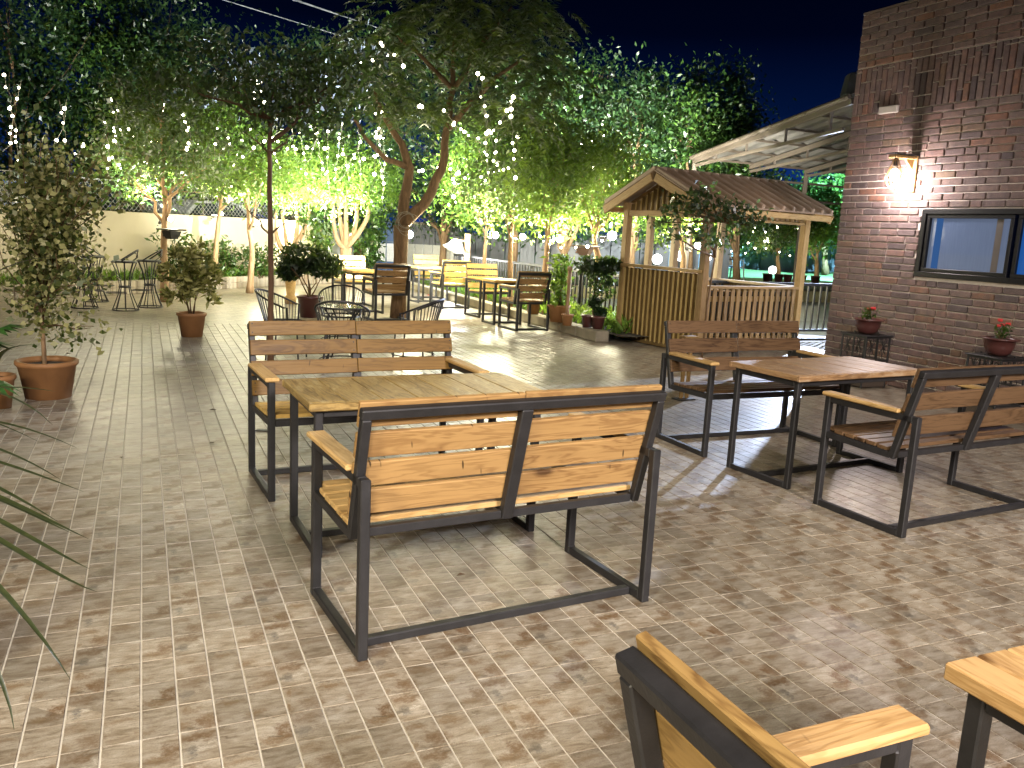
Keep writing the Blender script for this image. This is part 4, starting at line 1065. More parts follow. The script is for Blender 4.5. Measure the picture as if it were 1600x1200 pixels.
for x, y, rx, rz in blobs:
    c = np.array(B_(x, y, Y + random.uniform(-.5, .4), rx, rz)[0]) - np.array(base)
    for k in range(int(90 * rx * rz + 16)):
        d = RNG.normal(size=3); d /= np.linalg.norm(d); s0 = c + d * np.array([rx, rx, rz]) * (.35 + .65 * RNG.random())
        dirn = np.array([d[0] + RNG.normal() * .5, d[1] + RNG.normal() * .5, .15 - .6 * RNG.random()]); dirn /= np.linalg.norm(dirn); Lf = .30 + .22 * RNG.random()
        side = np.cross(dirn, [0, 0, 1]); side /= np.linalg.norm(side) + 1e-9
        for j in range(10):
            t_ = j / 9; p = s0 + dirn * Lf * t_ + np.array([0, 0, -.16 * t_ * t_])
            for sg in (-1, 1):
                dd = side * sg * .8 + dirn * .5 + np.array([0, 0, -.25]); ln = .07 * (1 - .5 * t_)
                lp.append(p + dd / np.linalg.norm(dd) * ln); ld.append(dd)
leaf_mesh('crown', np.array(lp), .15, M_FEATH, r, .20, 0, D=np.array(ld) + RNG.normal(size=(len(ld), 3)) * .12)
m = MB()
for k in range(4): m.ring(at(630 + random.uniform(-6, 14), 345 + random.uniform(-6, 12), Y - .15) - base, .12 + random.uniform(0, .07), .0035, 22, 5, (random.gauss(0, .3), -1, random.gauss(.2, .3)))
m.build('coiled_cable', M_CABLE, r)

# -- thin brown trunk in front with its own dark crown
Y = 8.5; base = plan(423, Y)
tree('thin_tree', 'thin straight trunk with a dark spreading crown beside the wire chairs', base, [at(423, 400, Y), at(422, 260, Y), at(421, 185, Y)],
     [B_(430, 120, Y, .55, .28), B_(340, 110, Y + .3, .45, .25), B_(510, 140, Y, .5, .26), B_(390, 165, Y - .2, .4, .16), B_(480, 175, Y + .2, .4, .16), B_(300, 140, Y, .3, .16), B_(560, 115, Y + .2, .35, .2)],
     3600, .078, M_DRY, .031, bark('bark_plain', (.09, .05, .028), (.16, .095, .055)), .40, .5, None, 24, .10, rtop=.6, twigs=12)
b_ = bpy.data.objects['thin_tree']
for (x0, y0), (x1, y1) in (((423, 366), (462, 335)), ((421, 366), (385, 325)), ((423, 240), (470, 205)), ((421, 240), (380, 205))):
    m = MB(); m.tube([p - base for p in wander(at(x0, y0, Y), at(x1, y1, Y), 4, .012)], [.012, .010, .008, .006, .004], 6); m.build('side_twig', M_BARK, b_, True)

# -- far trees on the lawn
GL = 'trees with string lights on the lawn'
for px, Y, lab, col in ((1215, 30, 'lawn tree with string lights seen between the gazebo posts', M_LEAF), (1276, 30, 'lawn tree with pale trunk left of the brick wall', M_LEAFB), (1150, 33, 'thin dark lawn tree behind the white plastic chair', M_LEAFD)):
    base = plan(px, Y, LZ); base.z = LZ
    tree('lawn_tree', lab, base, [at(px + 1, 395, Y)], [B_(px - 18, 365, Y, .8, .6), B_(px + 18, 360, Y, .8, .6), B_(px, 330, Y, .9, .8)], 6500, .13, col, .10, M_BARKL, .42, .3, GL, 30, .2)
base = plan(1290, 38, LZ); base.z = LZ
tree('tall_tree', 'tall bluish lit tree rising beyond the lawn under the canopy', base, [at(1288, 360, 38)], [B_(1285, 330, 38, 1.7, 1.3), B_(1315, 310, 38, 1.4, 1.2), B_(1255, 340, 38, 1.3, 1.0)], 11000, .2, M_LEAF, .16, None, .42, .2, None, 40, .3)
M_DRYLEAF = plain('dry_leaf', (.06, .035, .015), .8)
# ================================================================ pots and potted plants
def pot(label, loc, r_top, r_bot, h, mat, lip=.03, group=None, soil=True, name='plant_pot', prof=None):
    r = thing(name, label, 'plant pot', loc, 0, group)
    m = MB(); p = prof or [(0, .004), (r_bot, 0), (r_top * .97, h - lip * 1.6), (r_top, h - lip * 1.5), (r_top + .012, h - lip), (r_top + .012, h - .004), (r_top, h), (r_top - .018, h - .002), (r_top - .028, h - lip * 2), (r_top * .9, h * .82)]
    m.lathe(p, 36); m.build('pot', mat, r, True)
    if soil:
        m = MB(); m.lathe([(0, h * .86 + .008), (r_top * .5, h * .86 + .012), (r_top - .022, h * .85)], 24); m.build('soil', M_SOIL, r)
    return r
def plant(name, label, cat, loc, stems, P, size, mat, aspect, droop, stem_r=.008, barkm=None, group=None, D=None):
    r = thing(name, label, cat, loc, 0, group)
    if stems:
        m = MB()
        for s in stems: m.tube(s, [stem_r * (1 - .65 * i / (len(s) - 1)) for i in range(len(s))], 6)
        m.build('stem', barkm or M_BARK, r, True)
    leaf_mesh('leaves', P, size, mat, r, aspect, droop, D=D); return r
# large pot with the variegated tree at the left
pv = plan(76, 6.55); pot('big terracotta pot of the variegated tree at the left', pv, .215, .165, .30, M_TERRA, .03)
Y = 6.55; sb = pv + Vector((-.02, 0, .26))
stems = []
def loc_(px, py, dy=0): return at(px, py, Y + dy) - sb
trunk = [Vector((0, 0, 0)), loc_(67, 520), loc_(62, 470), loc_(66, 420), loc_(80, 350), loc_(88, 280)]
stems.append(trunk)
pts = []
for i in range(85):
    a = trunk[random.choice((1, 2, 3, 4, 5))].lerp(trunk[random.choice((2, 3, 4))], random.random() * .5)
    e_ = loc_(random.gauss(82, 50), random.uniform(205, 520), random.gauss(0, .26))
    if e_.z < a.z - .25: e_.z = a.z
    w_ = wander(a, e_, 4, .03); stems.append(w_)
    for q in w_[1:]:
        for k in range(15): pts.append(q + Vector((random.gauss(0, .07), random.gauss(0, .07), random.gauss(0, .08))))
r = plant('variegated_tree', 'tall loose shrub with cream and green leaves in the big terracotta pot', 'plant', sb, stems[1:], np.array([tuple(p) for p in pts]), .050, M_VARI, .72, .2, .006)
m = MB(); m.tube(trunk, [.019, .016, .014, .012, .009, .006], 8); m.build('trunk', M_BARKL, r, True)
pl2 = plan(-2, 6.1); pot('smaller terracotta pot cut off by the left edge', pl2, .115, .085, .25, M_TERRA, .03)
# croton bush in the middle
pm = plan(300, 10.38); pot('terracotta pot of the yellow green croton bush', pm, .168, .125, .30, M_TERRA)
st = []; P = []
for k in range(9):
    a = random.uniform(0, 6.28); e_ = Vector((.20 * math.cos(a) * random.random() ** .5, .2 * math.sin(a) * random.random() ** .5, random.uniform(.3, .62))); st.append(wander((.03 * math.cos(a), .03 * math.sin(a), 0), e_, 3, .012))
D = []
for k in range(95):
    a = random.uniform(0, 6.28); rr = .34 * random.random() ** .6; tip = Vector((rr * math.cos(a), rr * math.sin(a), .78 - .9 * rr * rr / .11 * .3 + random.gauss(0, .07)))
    tip.z = max(.16, tip.z - (.32 if random.random() < .4 else 0))
    for j_ in range(15):
        d = Vector((math.cos(a) * .5 + random.gauss(0, .7), math.sin(a) * .5 + random.gauss(0, .7), random.gauss(.45, .5))); q = tip + d.normalized() * .05 - Vector((0, 0, random.random() * .07))
        P.append(tuple(q)); D.append(tuple(d))
plant('croton_bush', 'dense yellow green variegated bush in a clay pot on the open floor', 'plant', pm + Vector((0, 0, .27)), st, np.array(P), .115, M_CROT, .34, 0, D=np.array(D))
# dark bush in maroon pot
pdk = plan(484, 13.2); pot('dark maroon plastic pot of the glossy green bush', pdk, .195, .15, .34, M_MAROON)
st = [wander((0, 0, 0), (random.gauss(0, .2), random.gauss(0, .2), random.uniform(.3, .75)), 3, .02) for k in range(7)]; P = []
for c, rr in (((-.12, 0, .62), (.42, .35, .26)), ((.22, 0, .52), (.34, .3, .22)), ((-.32, 0, .45), (.24, .2, .2))):
    for k in range(620):
        d = Vector((random.gauss(0, 1), random.gauss(0, 1), random.gauss(0, 1))).normalized() * (.5 + .5 * random.random()); P.append((c[0] + d.x * rr[0], c[1] + d.y * rr[1], c[2] + d.z * rr[2]))
plant('glossy_bush', 'dark glossy green bush in the maroon pot behind the wire chairs', 'plant', pdk + Vector((0, 0, .30)), st, np.array(P), .11, M_LEAFD, .38, .2, .014)
p = plan(454, 15.2); m = MB(); m.lathe([(0, 0), (.10, 0), (.115, .10), (.075, .16), (.10, .42), (.12, .55), (.09, .60), (0, .6)], 14); tag(m.build('clay_urn', M_ARM, None, True, p), 'yellow clay urn half hidden behind the glossy bush', 'urn')
# pots along the kerb
kp = [(833, 14.0, .12, .26, 'terracotta pot on the bed behind the brown single seat'), (872, 12.95, .17, .26, 'wide terracotta pot with a tall leafy plant on the kerb'), (886, 12.45, .085, .17, 'small terracotta pot holding a bare stick on the kerb'), (917, 12.35, .085, .18, 'brown pot left of the dark sapling on the kerb'), (934, 12.2, .095, .18, 'brown pot behind the dark sapling stem')]
kpp = []
for px, Y, rr, h, lab in kp:
    q = plan(px, Y, .155); kpp.append(q); pot(lab, q, rr, rr * .78, h, M_TERRA if Y > 12.4 else M_MAROON, .02, 'pots along the planted bed')
q = kpp[1]; st = [wander((random.gauss(0, .03), random.gauss(0, .03), 0), (random.gauss(0, .06), random.gauss(0, .06), .75), 4, .02) for k in range(4)]
plant('leafy_plant', 'upright light green plant in the wide terracotta pot', 'plant', q + Vector((0, 0, .22)), st, np.array([(random.gauss(0, .09), random.gauss(0, .09), random.uniform(.05, .8)) for k in range(420)]), .10, M_LEAFB, .5, .2)
q = kpp[2]; m = MB(); m.tube(wander((0, 0, .1), (-.01, 0, .78), 5, .008), [.03, .028, .026, .026, .028, .03], 8); m.ball((-.01, 0, .80), .04, 8, 6); tag(m.build('bare_stick', M_BARKL, None, True, q + Vector((0, 0, .04))), 'bare cut stem standing in the small terracotta pot', 'plant')
# sapling at the kerb end
sp = plan(923, 12.42); stt = [Vector((0, 0, 0)), Vector((.02, 0, .25)), Vector((.0, 0, .55)), Vector((.05, .02, .9)), Vector((.04, 0, 1.15))]; P = []
for c, rr in (((.02, 0, .52), (.10, .1, .10)), ((.10, 0, .82), (.24, .22, .30)), ((-.10, 0, 1.05), (.22, .2, .16)), ((.20, 0, 1.08), (.20, .2, .14)), ((.12, 0, .36), (.10, .1, .10))):
    for k in range(330): d = Vector((random.gauss(0, 1), random.gauss(0, 1), random.gauss(0, 1))).normalized() * (.35 + .65 * random.random()); P.append((c[0] + d.x * rr[0], c[1] + d.y * rr[1], c[2] + d.z * rr[2]))
plant('sapling', 'dark leafy sapling with a crooked stem at the end of the kerb', 'plant', sp, [stt], np.array(P), .085, M_LEAFD, .55, .3, .022)
# sapling in front of the gazebo corner
gp = plan(1096, 10.55); st = [[Vector((0, 0, 0)), Vector((.02, .05, .7)), Vector((.06, .05, 1.3)), Vector((.09, .05, 1.75)), Vector((.06, .05, 2.05))]]; P = []
cl_ = [(1050, 330), (1075, 322), (1100, 318), (1130, 318), (1160, 325), (1180, 340), (1060, 312), (1120, 335), (1150, 345), (1035, 348), (1045, 365), (1090, 312), (1100, 300), (1105, 372), (1120, 378), (1092, 368), (1140, 330), (1170, 352), (1085, 332)]
for x, y in cl_:
    e_ = at(x, y, 10.5 + random.uniform(-.1, .1)) - gp; st.append(wander(st[0][3] if y < 360 else st[0][2], e_, 3, .02))
    for k in range(44): P.append((e_.x + random.gauss(0, .085), e_.y + random.gauss(0, .08), e_.z + random.gauss(0, .055)))
plant('thin_sapling', 'thin dark sapling spreading its leaves over the gazebo corner', 'plant', gp, st, np.array(P), .078, M_LEAFD, .5, .3, .016)
# shrubs in the left planter
for px, Y, hh, lab in ((272, 17.0, .85, 'white flowered stem in the planter behind the croton bush'), (360, 18.5, .75, 'dark leafy shrub in the planter between two slim trunks'), (405, 18.6, .7, 'dark leafy shrub in the planter beside the thin trunk'), (505, 20.5, 1.5, 'tall dark shrub left of the pale fanning tree'), (575, 22, 1.6, 'green fan leaved shrub at the foot of the blue gate')):
    q = plan(px, Y, .2); st = [wander((random.gauss(0, .05), random.gauss(0, .05), 0), (random.gauss(0, .25), random.gauss(0, .2), hh * random.uniform(.6, 1)), 3, .03) for k in range(7)]
    P = [(s[j].x + random.gauss(0, .10), s[j].y + random.gauss(0, .1), s[j].z + random.gauss(0, .08)) for s in st for j in (1, 2, 3) for k in range(26 if hh < 1 else 60)]
    plant('planter_shrub', lab, 'plant', q, st, np.array(P), .12 if hh < 1 else .16, M_LEAF, .34, .1)
# low ground cover in both beds
P = []; D = []
for k in range(2600):
    t_, d_ = random.uniform(-8, 7), random.uniform(.25, .95); q = bw(t_, d_, .2 + random.random() * .16); P.append(tuple(q)); D.append((random.gauss(0, .5), random.gauss(0, .5), 1))
o = leaf_mesh('planter_grass', np.array(P), .22, M_LEAFB, None, .16, D=np.array(D)); o['kind'] = 'stuff'
P = []; D = []
for k in range(3600):
    q = S(random.uniform(6.2, 7.3), random.uniform(10.3, 20), .14 + random.random() * .16); P.append(tuple(q)); D.append((random.gauss(0, .6), random.gauss(0, .6), 1))
o = leaf_mesh('bed_grass', np.array(P), .20, M_LEAFB, None, .22, D=np.array(D)); o['kind'] = 'stuff'

# palm at the left edge: long strap leaves reaching into view
pb = Vector((-1.95, 2.2, 0)); pot('terracotta pot of the strap leaved palm outside the left edge', pb, .17, .13, .32, M_TERRA)
pal = thing('strap_palm', 'palm at the left edge with long thin drooping leaves', 'plant', pb + Vector((0, 0, .28)))
pal0 = pb + Vector((0, 0, .28))
m = MB(); m.tube([(0, 0, 0), (.01, 0, .25), (0, .02, .5)], [.05, .045, .04], 10); m.build('trunk', M_BARK, pal, True)
def strap(name, pts, w, mat, parent, off):
    m = MB(); pts = [Vector(p) - off for p in pts]; n_ = 14; q = []
    def bez(t_):
        k = len(pts) - 1; return sum((pts[i] * (math.comb(k, i) * t_ ** i * (1 - t_) ** (k - i)) for i in range(k + 1)), Vector())
    vs = []
    for i in range(n_ + 1):
        t_ = i / n_; p = bez(t_); d = (bez(min(1, t_ + .01)) - bez(max(0, t_ - .01))).normalized(); s_ = d.cross(Vector((0, 0, 1)))
        s_ = s_.normalized() if s_.length > 1e-4 else Vector((0, 1, 0)); ww = w * (1 - t_ ** 2.2) * min(1, .35 + t_ * 4) + .0006
        up = s_.cross(d); vs += [p + s_ * ww + up * ww * .35, p, p - s_ * ww + up * ww * .35]
    m.add(vs, [(3 * i + k, 3 * i + k + 1, 3 * i + k + 4, 3 * i + k + 3) for i in range(n_) for k in (0, 1)]); return m.build(name, mat, parent, True)
t = NT('strap_leaf'); n_ = t.noise(t.pos(), 60, 3); M_STRAP = t.done(t.pbr(t.ramp(n_, [(.3, (.016, .024, .007)), (.7, (.035, .042, .013))]), .45))
ctr = pal0 + Vector((0, .02, .5))
for (mx, my), (ex, ey), dd in (((40, 815), (112, 833), 2.15), ((60, 820), (138, 842), 2.05), ((70, 872), (140, 889), 2.0), ((70, 915), (152, 925), 1.95), ((30, 940), (110, 1062), 1.85), ((8, 1010), (22, 1140), 1.8), ((0, 700), (95, 750), 2.3), ((-60, 640), (60, 690), 2.5), ((20, 400), (92, 404), 2.6), ((10, 610), (88, 612), 2.4), ((0, 590), (82, 664), 2.3), ((10, 660), (120, 700), 2.3), ((20, 740), (130, 768), 2.2), ((0, 770), (90, 815), 2.1)):
    strap('leaf', [ctr, (ctr + at(mx, my, dd)) / 2 + Vector((0, 0, .12)), at(mx, my, dd) + Vector((0, 0, .02)), at(ex, ey, dd - .02)], .014, M_STRAP, pal, pal0)
for k in range(26):
    a = random.uniform(1.6, 5.2); L = random.uniform(.45, .8); e_ = ctr + Vector((L * math.cos(a), L * math.sin(a), random.uniform(-.35, .25)))
    strap('leaf', [ctr, ctr.lerp(e_, .5) + Vector((0, 0, .28)), e_], .009, M_STRAP, pal, pal0)
# fan palm leaves in the small pot at the left edge
fp = thing('fan_palm', 'fan leaved palm in the smaller pot at the left edge', 'plant', pl2 + Vector((0, 0, .2)))
f0 = pl2 + Vector((0, 0, .2))
t = NT('fan_leaf'); n_ = t.noise(t.vmath('MULTIPLY', t.pos(), (30, 30, 120)), 1, 3); M_FAN = t.done(t.pbr(t.ramp(n_, [(.3, (.018, .06, .012)), (.7, (.05, .14, .025))]), .4))
def fan(c, d, R_, nn=9, spread=1.3):
    c, d = Vector(c), Vector(d).normalized(); up = Vector((0, 0, 1)); s_ = d.cross(up).normalized(); u2 = s_.cross(d); m = MB()
    for i in range(nn):
        a = -spread + 2 * spread * i / (nn - 1); dd = d * math.cos(a) + s_ * math.sin(a); L = R_ * (.75 + .25 * math.cos(a)); ww = R_ * .12; pp = Vector((-s_ * 0)) ; n2 = (s_ * math.cos(a) - d * math.sin(a))
        m.add([c, c + dd * L * .5 + n2 * ww + u2 * .015, c + dd * L - u2 * .05, c + dd * L * .5 - n2 * ww + u2 * .015], [(0, 1, 2, 3)])
    m.build('fan_leaf', M_FAN, fp)
for (x, y), dv, R_ in (((-30, 545), (1, -.2, .35), .26), ((-10, 520), (.9, .3, .4), .24), ((-25, 600), (1, -.4, -.1), .26), ((-60, 500), (.2, -.5, .8), .24), ((-70, 570), (-1, 0, .3), .24)):
    c = at(x, y, 5.6); m = MB(); m.tube([(0, 0, 0), (c - f0) * .5 + Vector((0, 0, .05)), c - f0], [.008, .006, .004], 6); m.build('stalk', M_FAN, fp); fan(c - f0, dv, R_)
strap('leaf', [f0 + Vector((0, 0, .1)), at(-10, 550, 5.5), at(25, 535, 5.5), at(66, 540, 5.5)], .022, M_FAN, fp, f0)

# flower bowls on iron stands by the brick wall
def stand(label, s_, label2, label3):
    c = wp(s_, 0, .34); r = thing('plant_stand', label, 'plant stand', c, TH, 'scrolled iron plant stands at the brick wall'); hw, hh = .17, .565
    for x in (-hw, hw):
        for y in (-hw, hw): m = MB(); m.box((x, y, hh / 2), (.018, .018, hh), None, .002); m.build('leg', M_IRON, r)
    for z in (hh - .012, .30, .13):
        m = MB()
        for y in (-hw, hw): m.box((0, y, z), (2 * hw - .02, .014, .016))
        for x in (-hw, hw): m.box((x, 0, z), (.014, 2 * hw - .02, .016))
        m.build('rail', M_IRON, r)
    m = MB(); m.box((0, 0, hh + .006), (2 * hw + .05, 2 * hw + .05, .016), None, .004); m.build('top', M_IRON, r)
    m = MB(); m.box((0, 0, .065), (2 * hw + .01, 2 * hw + .01, .11), None, .006); m.build('base_box', plain('dark_base', (.05, .035, .025), .7), r)
    m = MB()
    for face in range(4):
        for half in (-1, 1):
            cx = half * hw / 2
            for k in range(8):
                a = k * math.pi / 4
                pts = [(cx + .062 * q * math.cos(a) + .018 * math.sin(q * 3.1) * math.sin(a), .455 + .12 * q * math.sin(a)) for q in np.linspace(0, 1, 6)]
                p3 = [(x, -hw, z) if face == 0 else (x, hw, z) if face == 1 else (-hw, x, z) if face == 2 else (hw, x, z) for x, z in pts]
                m.tube(p3, .0035, 4)
    for x in (-hw, hw): m.box((x * .0, x, .45), (.012, .012, .29)); m.box((x, 0, .45), (.012, .012, .29))
    m.build('scrollwork', M_IRON, r)
    top = c + Vector((0, 0, hh + .015))
    bo = pot(label2, top, .15, .07, .17, M_MAROON, .016, 'maroon flower bowls on the iron stands', prof=[(0, .0), (.075, 0), (.105, .03), (.128, .08), (.137, .145), (.17, .152), (.172, .162), (.14, .165), (.128, .150), (.12, .12)])
    q = top + Vector((0, 0, .14)); st = [wander((random.gauss(0, .02), random.gauss(0, .02), 0), (random.gauss(0, .045), random.gauss(0, .045), random.uniform(.08, .17)), 3, .006) for k in range(6)]
    P = [(random.gauss(0, .035), random.gauss(0, .035), random.uniform(.02, .15)) for k in range(90)]
    f = plant('flower', label3, 'plant', q, st, np.array(P), .04, M_LEAF, .6, .1, .004)
    for k in range(4):
        m = MB(); cx = Vector((random.gauss(0, .05), random.gauss(0, .05), random.uniform(.12, .19)))
        for j in range(6): m.ball(cx + Vector((.014 * math.cos(j * 1.05), .014 * math.sin(j * 1.05), random.uniform(-.004, .006))), .012, 6, 4)
        m.build('blossom', M_FLOWER, f)
stand('black iron plant stand behind the brown plank table', .93, 'maroon bowl with red flowers, the one left of the window', 'small red flowering plant in the bowl left of the window')
stand('black iron plant stand at the right edge behind the walnut bench', 2.50, 'maroon bowl with red flowers under the window at the right edge', 'small red flowering plant under the window at the right edge')

# ================================================================ trays on the trunks
def tray(label, px, py, Y, sc=1.0, mat=None):
    c = at(px, py, Y); r = thing('tray_lamp', label, 'lamp', c, .3); mat = mat or M_IRON
    m = MB(); m.lathe([(0, .035), (.20 * sc, .045), (.215 * sc, .06), (.20 * sc, .07), (0, .075)], 4); m.build('top_plate', mat, r)
    m = MB(); m.lathe([(0, -.10), (.08 * sc, -.10), (.12 * sc, -.02), (.14 * sc, .034), (0, .034)], 4); m.build('body', mat, r)
    m = MB(); m.bar((0, 0, -.05), (-.12 * sc, .06, -.05), .03, .03); m.build('bracket', mat, r)
tray('black square tray lamp fixed to the trunk by the planter', 268, 364, 14.3, 1.15)
tray('brown tray lamp fixed to the twiggy tree left of the gazebo', 914, 390, 14.6, 1.25, plain('tray_brown', (.12, .07, .05), .6))

# ================================================================ things beyond the fence
gl_pos = [(1027, 405, 21.5, 'globe lamp glowing low behind the gazebo opening, left one'), (1063, 400, 22, 'globe lamp glowing beside the pale tree in the gazebo opening'), (1105, 401, 24, 'globe lamp glowing behind the pale gazebo post'), (1207, 422, 27.5, 'globe lamp glowing on the lawn beside the lit trunk')]
for px, py, Y, lab in gl_pos:
    c = at(px, py, Y); z0 = LZ if Y > 23.5 else -.05; r = thing('globe_lamp', lab, 'lamp', (c.x, c.y, z0), 0, 'white globe lamps in the garden')
    m = MB(); m.ball((0, 0, c.z - z0), .13, 16, 10); m.build('globe', M_GLOBE, r, True)
    m = MB(); m.tube([(0, 0, 0), (0, 0, c.z - z0 - .11)], .03, 8); m.build('post', M_IRON, r)
c = plan(1147, 27, LZ); pc = thing('plastic_chair', 'white plastic armchair on the lawn seen through the gazebo', 'chair', c, -.6)
m = MB(); m.box((0, 0, .42), (.44, .44, .03), None, .01); m.build('seat', M_WHITE, pc)
m = MB(); m.box((-.22, 0, .66), (.03, .40, .44), Matrix.Rotation(-.2, 3, 'Y'), .012); m.build('backrest', M_WHITE, pc)
for y in (-.22, .22):
    m = MB(); m.tube([(-.24, y, .66), (-.05, y * 1.08, .66), (.16, y * 1.08, .63), (.20, y * 1.05, .42)], .022, 6); m.build('armrest', M_WHITE, pc)
    for x in (-.2, .2): m = MB(); m.tube([(x, y * .9, .41), (x * 1.2, y * 1.05, 0)], [.028, .02], 6); m.build('leg', M_WHITE, pc)
for px, lab in ((1198, 'small pot at the lawn edge, leftmost of the row'), (1216, 'small pot at the lawn edge beside the lit trunk'), (1230, 'small pot at the lawn edge, middle of the row'), (1252, 'small pot at the lawn edge beside the gazebo post'), (1273, 'small pot at the foot of the right lawn tree')):
    q = plan(px, 27.2, LZ); pot(lab, q, .15, .11, .26, M_MAROON, .02, 'pots in a row at the lawn edge')
def car(label, p, rz, col):
    r = thing('parked_car', label, 'car', p, rz); mt = plain('car_paint', col, .25)
    prof = [(-2.1, .35), (-2.15, .7), (-1.9, .92), (-1.2, 1.0), (-.75, 1.42), (.7, 1.45), (1.35, 1.02), (2.0, .9), (2.15, .6), (2.1, .35)]
    m = MB(); n_ = len(prof); W2 = .82
    m.add([(x, -W2, z) for x, z in prof] + [(x, W2, z) for x, z in prof], [tuple(range(n_)), tuple(reversed(range(n_, 2 * n_)))] + [(i, n_ + i, n_ + (i + 1) % n_, (i + 1) % n_) for i in range(n_)]); m.build('body', mt, r)
    gm = plain('car_glass', (.02, .025, .03), .1)
    for sd in (-1, 1):
        m = MB(); m.add([(x, sd * (W2 + .004), z) for x, z in ((-1.05, 1.02), (-.68, 1.36), (-.05, 1.38), (-.05, 1.02))], [(0, 1, 2, 3)]); m.add([(x, sd * (W2 + .004), z) for x, z in ((.02, 1.02), (.02, 1.38), (.62, 1.38), (1.15, 1.04))], [(0, 1, 2, 3)]); m.build('window', gm, r)
        for x in (-1.3, 1.3):
            m = MB(); m.ring((x, sd * .78, .32), .24, .09, 18, 8, (0, 1, 0)); w_ = m.build('wheel', M_IRON, r)
            m = MB(); m.disc((x, sd * .84, .32), .19, 14, (0, 1, 0)); m.build('hub', M_ZINC, w_)
c = bw(-1.0, 4.2); car('blue car parked beyond the wall, glimpsed behind the variegated tree', (c.x, c.y, .55), wang, (.02, .09, .40))
c = bw(4.8, 4.0); car('pale car parked beyond the chain link fence', (c.x, c.y, .45), wang, (.40, .40, .42))

# ================================================================ string lights
bulb = MB(); bulb.ball((0, 0, 0), .0205, 8, 6); bulb_me = bulb.mesh('bulb', M_BULB, True)
NB = [0]
SEQ = {}
ORD = 'first second third fourth fifth sixth seventh eighth ninth tenth eleventh twelfth thirteenth fourteenth fifteenth sixteenth seventeenth eighteenth nineteenth twentieth'.split()
ORD += ['twenty-' + q for q in ORD[:9]]
def string(pts, label, step=.2, group='warm fairy light strings hanging in the trees', sc=1.0, jit=.7, gain=1.0):
    pts = [Vector(p) for p in pts]; o0 = pts[0]; r = thing('string_light', label, 'string light', o0, 0, group); SEQ.setdefault(label, []).append(r)
    m = MB(); m.tube([p - o0 for p in pts], .0038, 4); m.build('cable', M_CABLE, r)
    d = 0; nxt = step * random.random()
    for i in range(len(pts) - 1):
        L = (pts[i + 1] - pts[i]).length
        while nxt < d + L:
            q = pts[i].lerp(pts[i + 1], (nxt - d) / L) - o0 + Vector((0, -.02, 0)); b_ = link('bulb', bulb_me, r, q); k = sc * random.choice((.6, .8, .9, 1.0, 1.1, 1.35)); b_.scale = (k, k, k); NB[0] += 1
            nxt += step * (1 + random.uniform(-jit, jit))
        d += L
    lamp('fairy_glow', 'POINT', pts[-1] - o0 + Vector((0, -.1, -.15)), PW['fairy'] * gain, (1.0, .90, .62), r, .3)
def drop(px, py0, py1, Y, label, step=.27, sc=1.0, gain=1.0):
    n_ = 8; a, b_ = at(px, py0, Y), at(px + random.gauss(0, 22), py1 + random.uniform(-15, 15), Y + random.uniform(-.3, .3)); pts = []
    for i in range(n_ + 1): pts.append(a.lerp(b_, i / n_) + Vector((random.gauss(0, .022), random.gauss(0, .04), random.gauss(0, .02))))
    string(pts, label, step, sc=sc, gain=gain)
L1 = 'fairy light string in the crown at the far left edge'
for px, a, b_ in ((8, 118, 245), (26, 130, 248)): drop(px, a, b_, 12.5, L1, .22, gain=.5)
L2 = 'fairy light string in the leafy tree above the beige wall'
for px, a, b_ in ((92, 155, 235), (108, 158, 232), (132, 222, 260), (165, 185, 275), (176, 150, 265), (186, 155, 245), (213, 148, 235), (228, 190, 262), (238, 215, 268), (262, 152, 200), (285, 155, 270), (300, 190, 268), (340, 200, 260), (362, 210, 250)):
    drop(px, a, b_, 13.6 + random.random(), L2, .27, gain=1.6)
L3 = 'fairy light string in bright crowns behind the thin trunk'
for k in range(16):
    px = 385 + k * 14.4 + random.uniform(-6, 6); a = 185 + random.uniform(-20, 30); drop(px, a, a + random.uniform(60, 130), 16 + random.random() * 2.0, L3, .29)
for px, a, b_ in ((404, 125, 150), (412, 118, 160)): drop(px, a, b_, 13.0, L3, .2)
L4 = 'fairy light string hanging from the feathery crown'
for px, a, b_ in ((592, 65, 118), (606, 85, 95), (586, 158, 250), (596, 175, 285), (653, 165, 175), (690, 168, 195), (745, 110, 265), (755, 120, 290), (720, 250, 330), (705, 255, 330), (800, 150, 300)):
    drop(px, a, b_, 13.1, L4, .25, gain=.3)
pts = [at(x, y, 13.0) for x, y in ((700, 190), (718, 200), (735, 214), (750, 217), (764, 212), (780, 194), (795, 168), (805, 145))]; string(pts, L4, .16, gain=.3)
L5 = 'fairy light string between feathery tree and gazebo'
for k in range(12):
    px = 765 + k * 18 + random.uniform(-8, 8); a = 205 + random.uniform(-15, 45); drop(px, a, a + random.uniform(40, 130), 14.2 + random.random() * 1.4, L5, .3)
pts = [at(x, y, 14.4) for x, y in ((800, 330), (812, 350), (822, 340), (850, 378), (880, 388), (920, 385), (950, 372), (975, 365))]; string(pts, L5, .16)
for s_ in (((410, 205), (450, 235), (500, 228), (560, 250), (600, 240)), ((180, 200), (230, 225), (290, 215), (330, 240)), ((600, 240), (640, 270), (690, 262), (740, 282), (800, 262))):
    string([at(x + random.uniform(-5, 5), y, 14.0 + random.random()) for x, y in s_], L3 if s_[0][0] == 410 else L2 if s_[0][0] == 180 else L4, .26, gain=.6)
L6 = 'fairy light swag between the trees on the lawn'
for X in (1190, 1205, 1215, 1228, 1240): drop(X, 320 + random.uniform(0, 20), 390, 29.5, L6, .3, 1.5)
pts = [at(x, y, 29.3) for x, y in ((1140, 392), (1160, 398), (1185, 385), (1215, 393), (1235, 400), (1255, 398), (1276, 390))]; string(pts, L6, .35, sc=1.5)

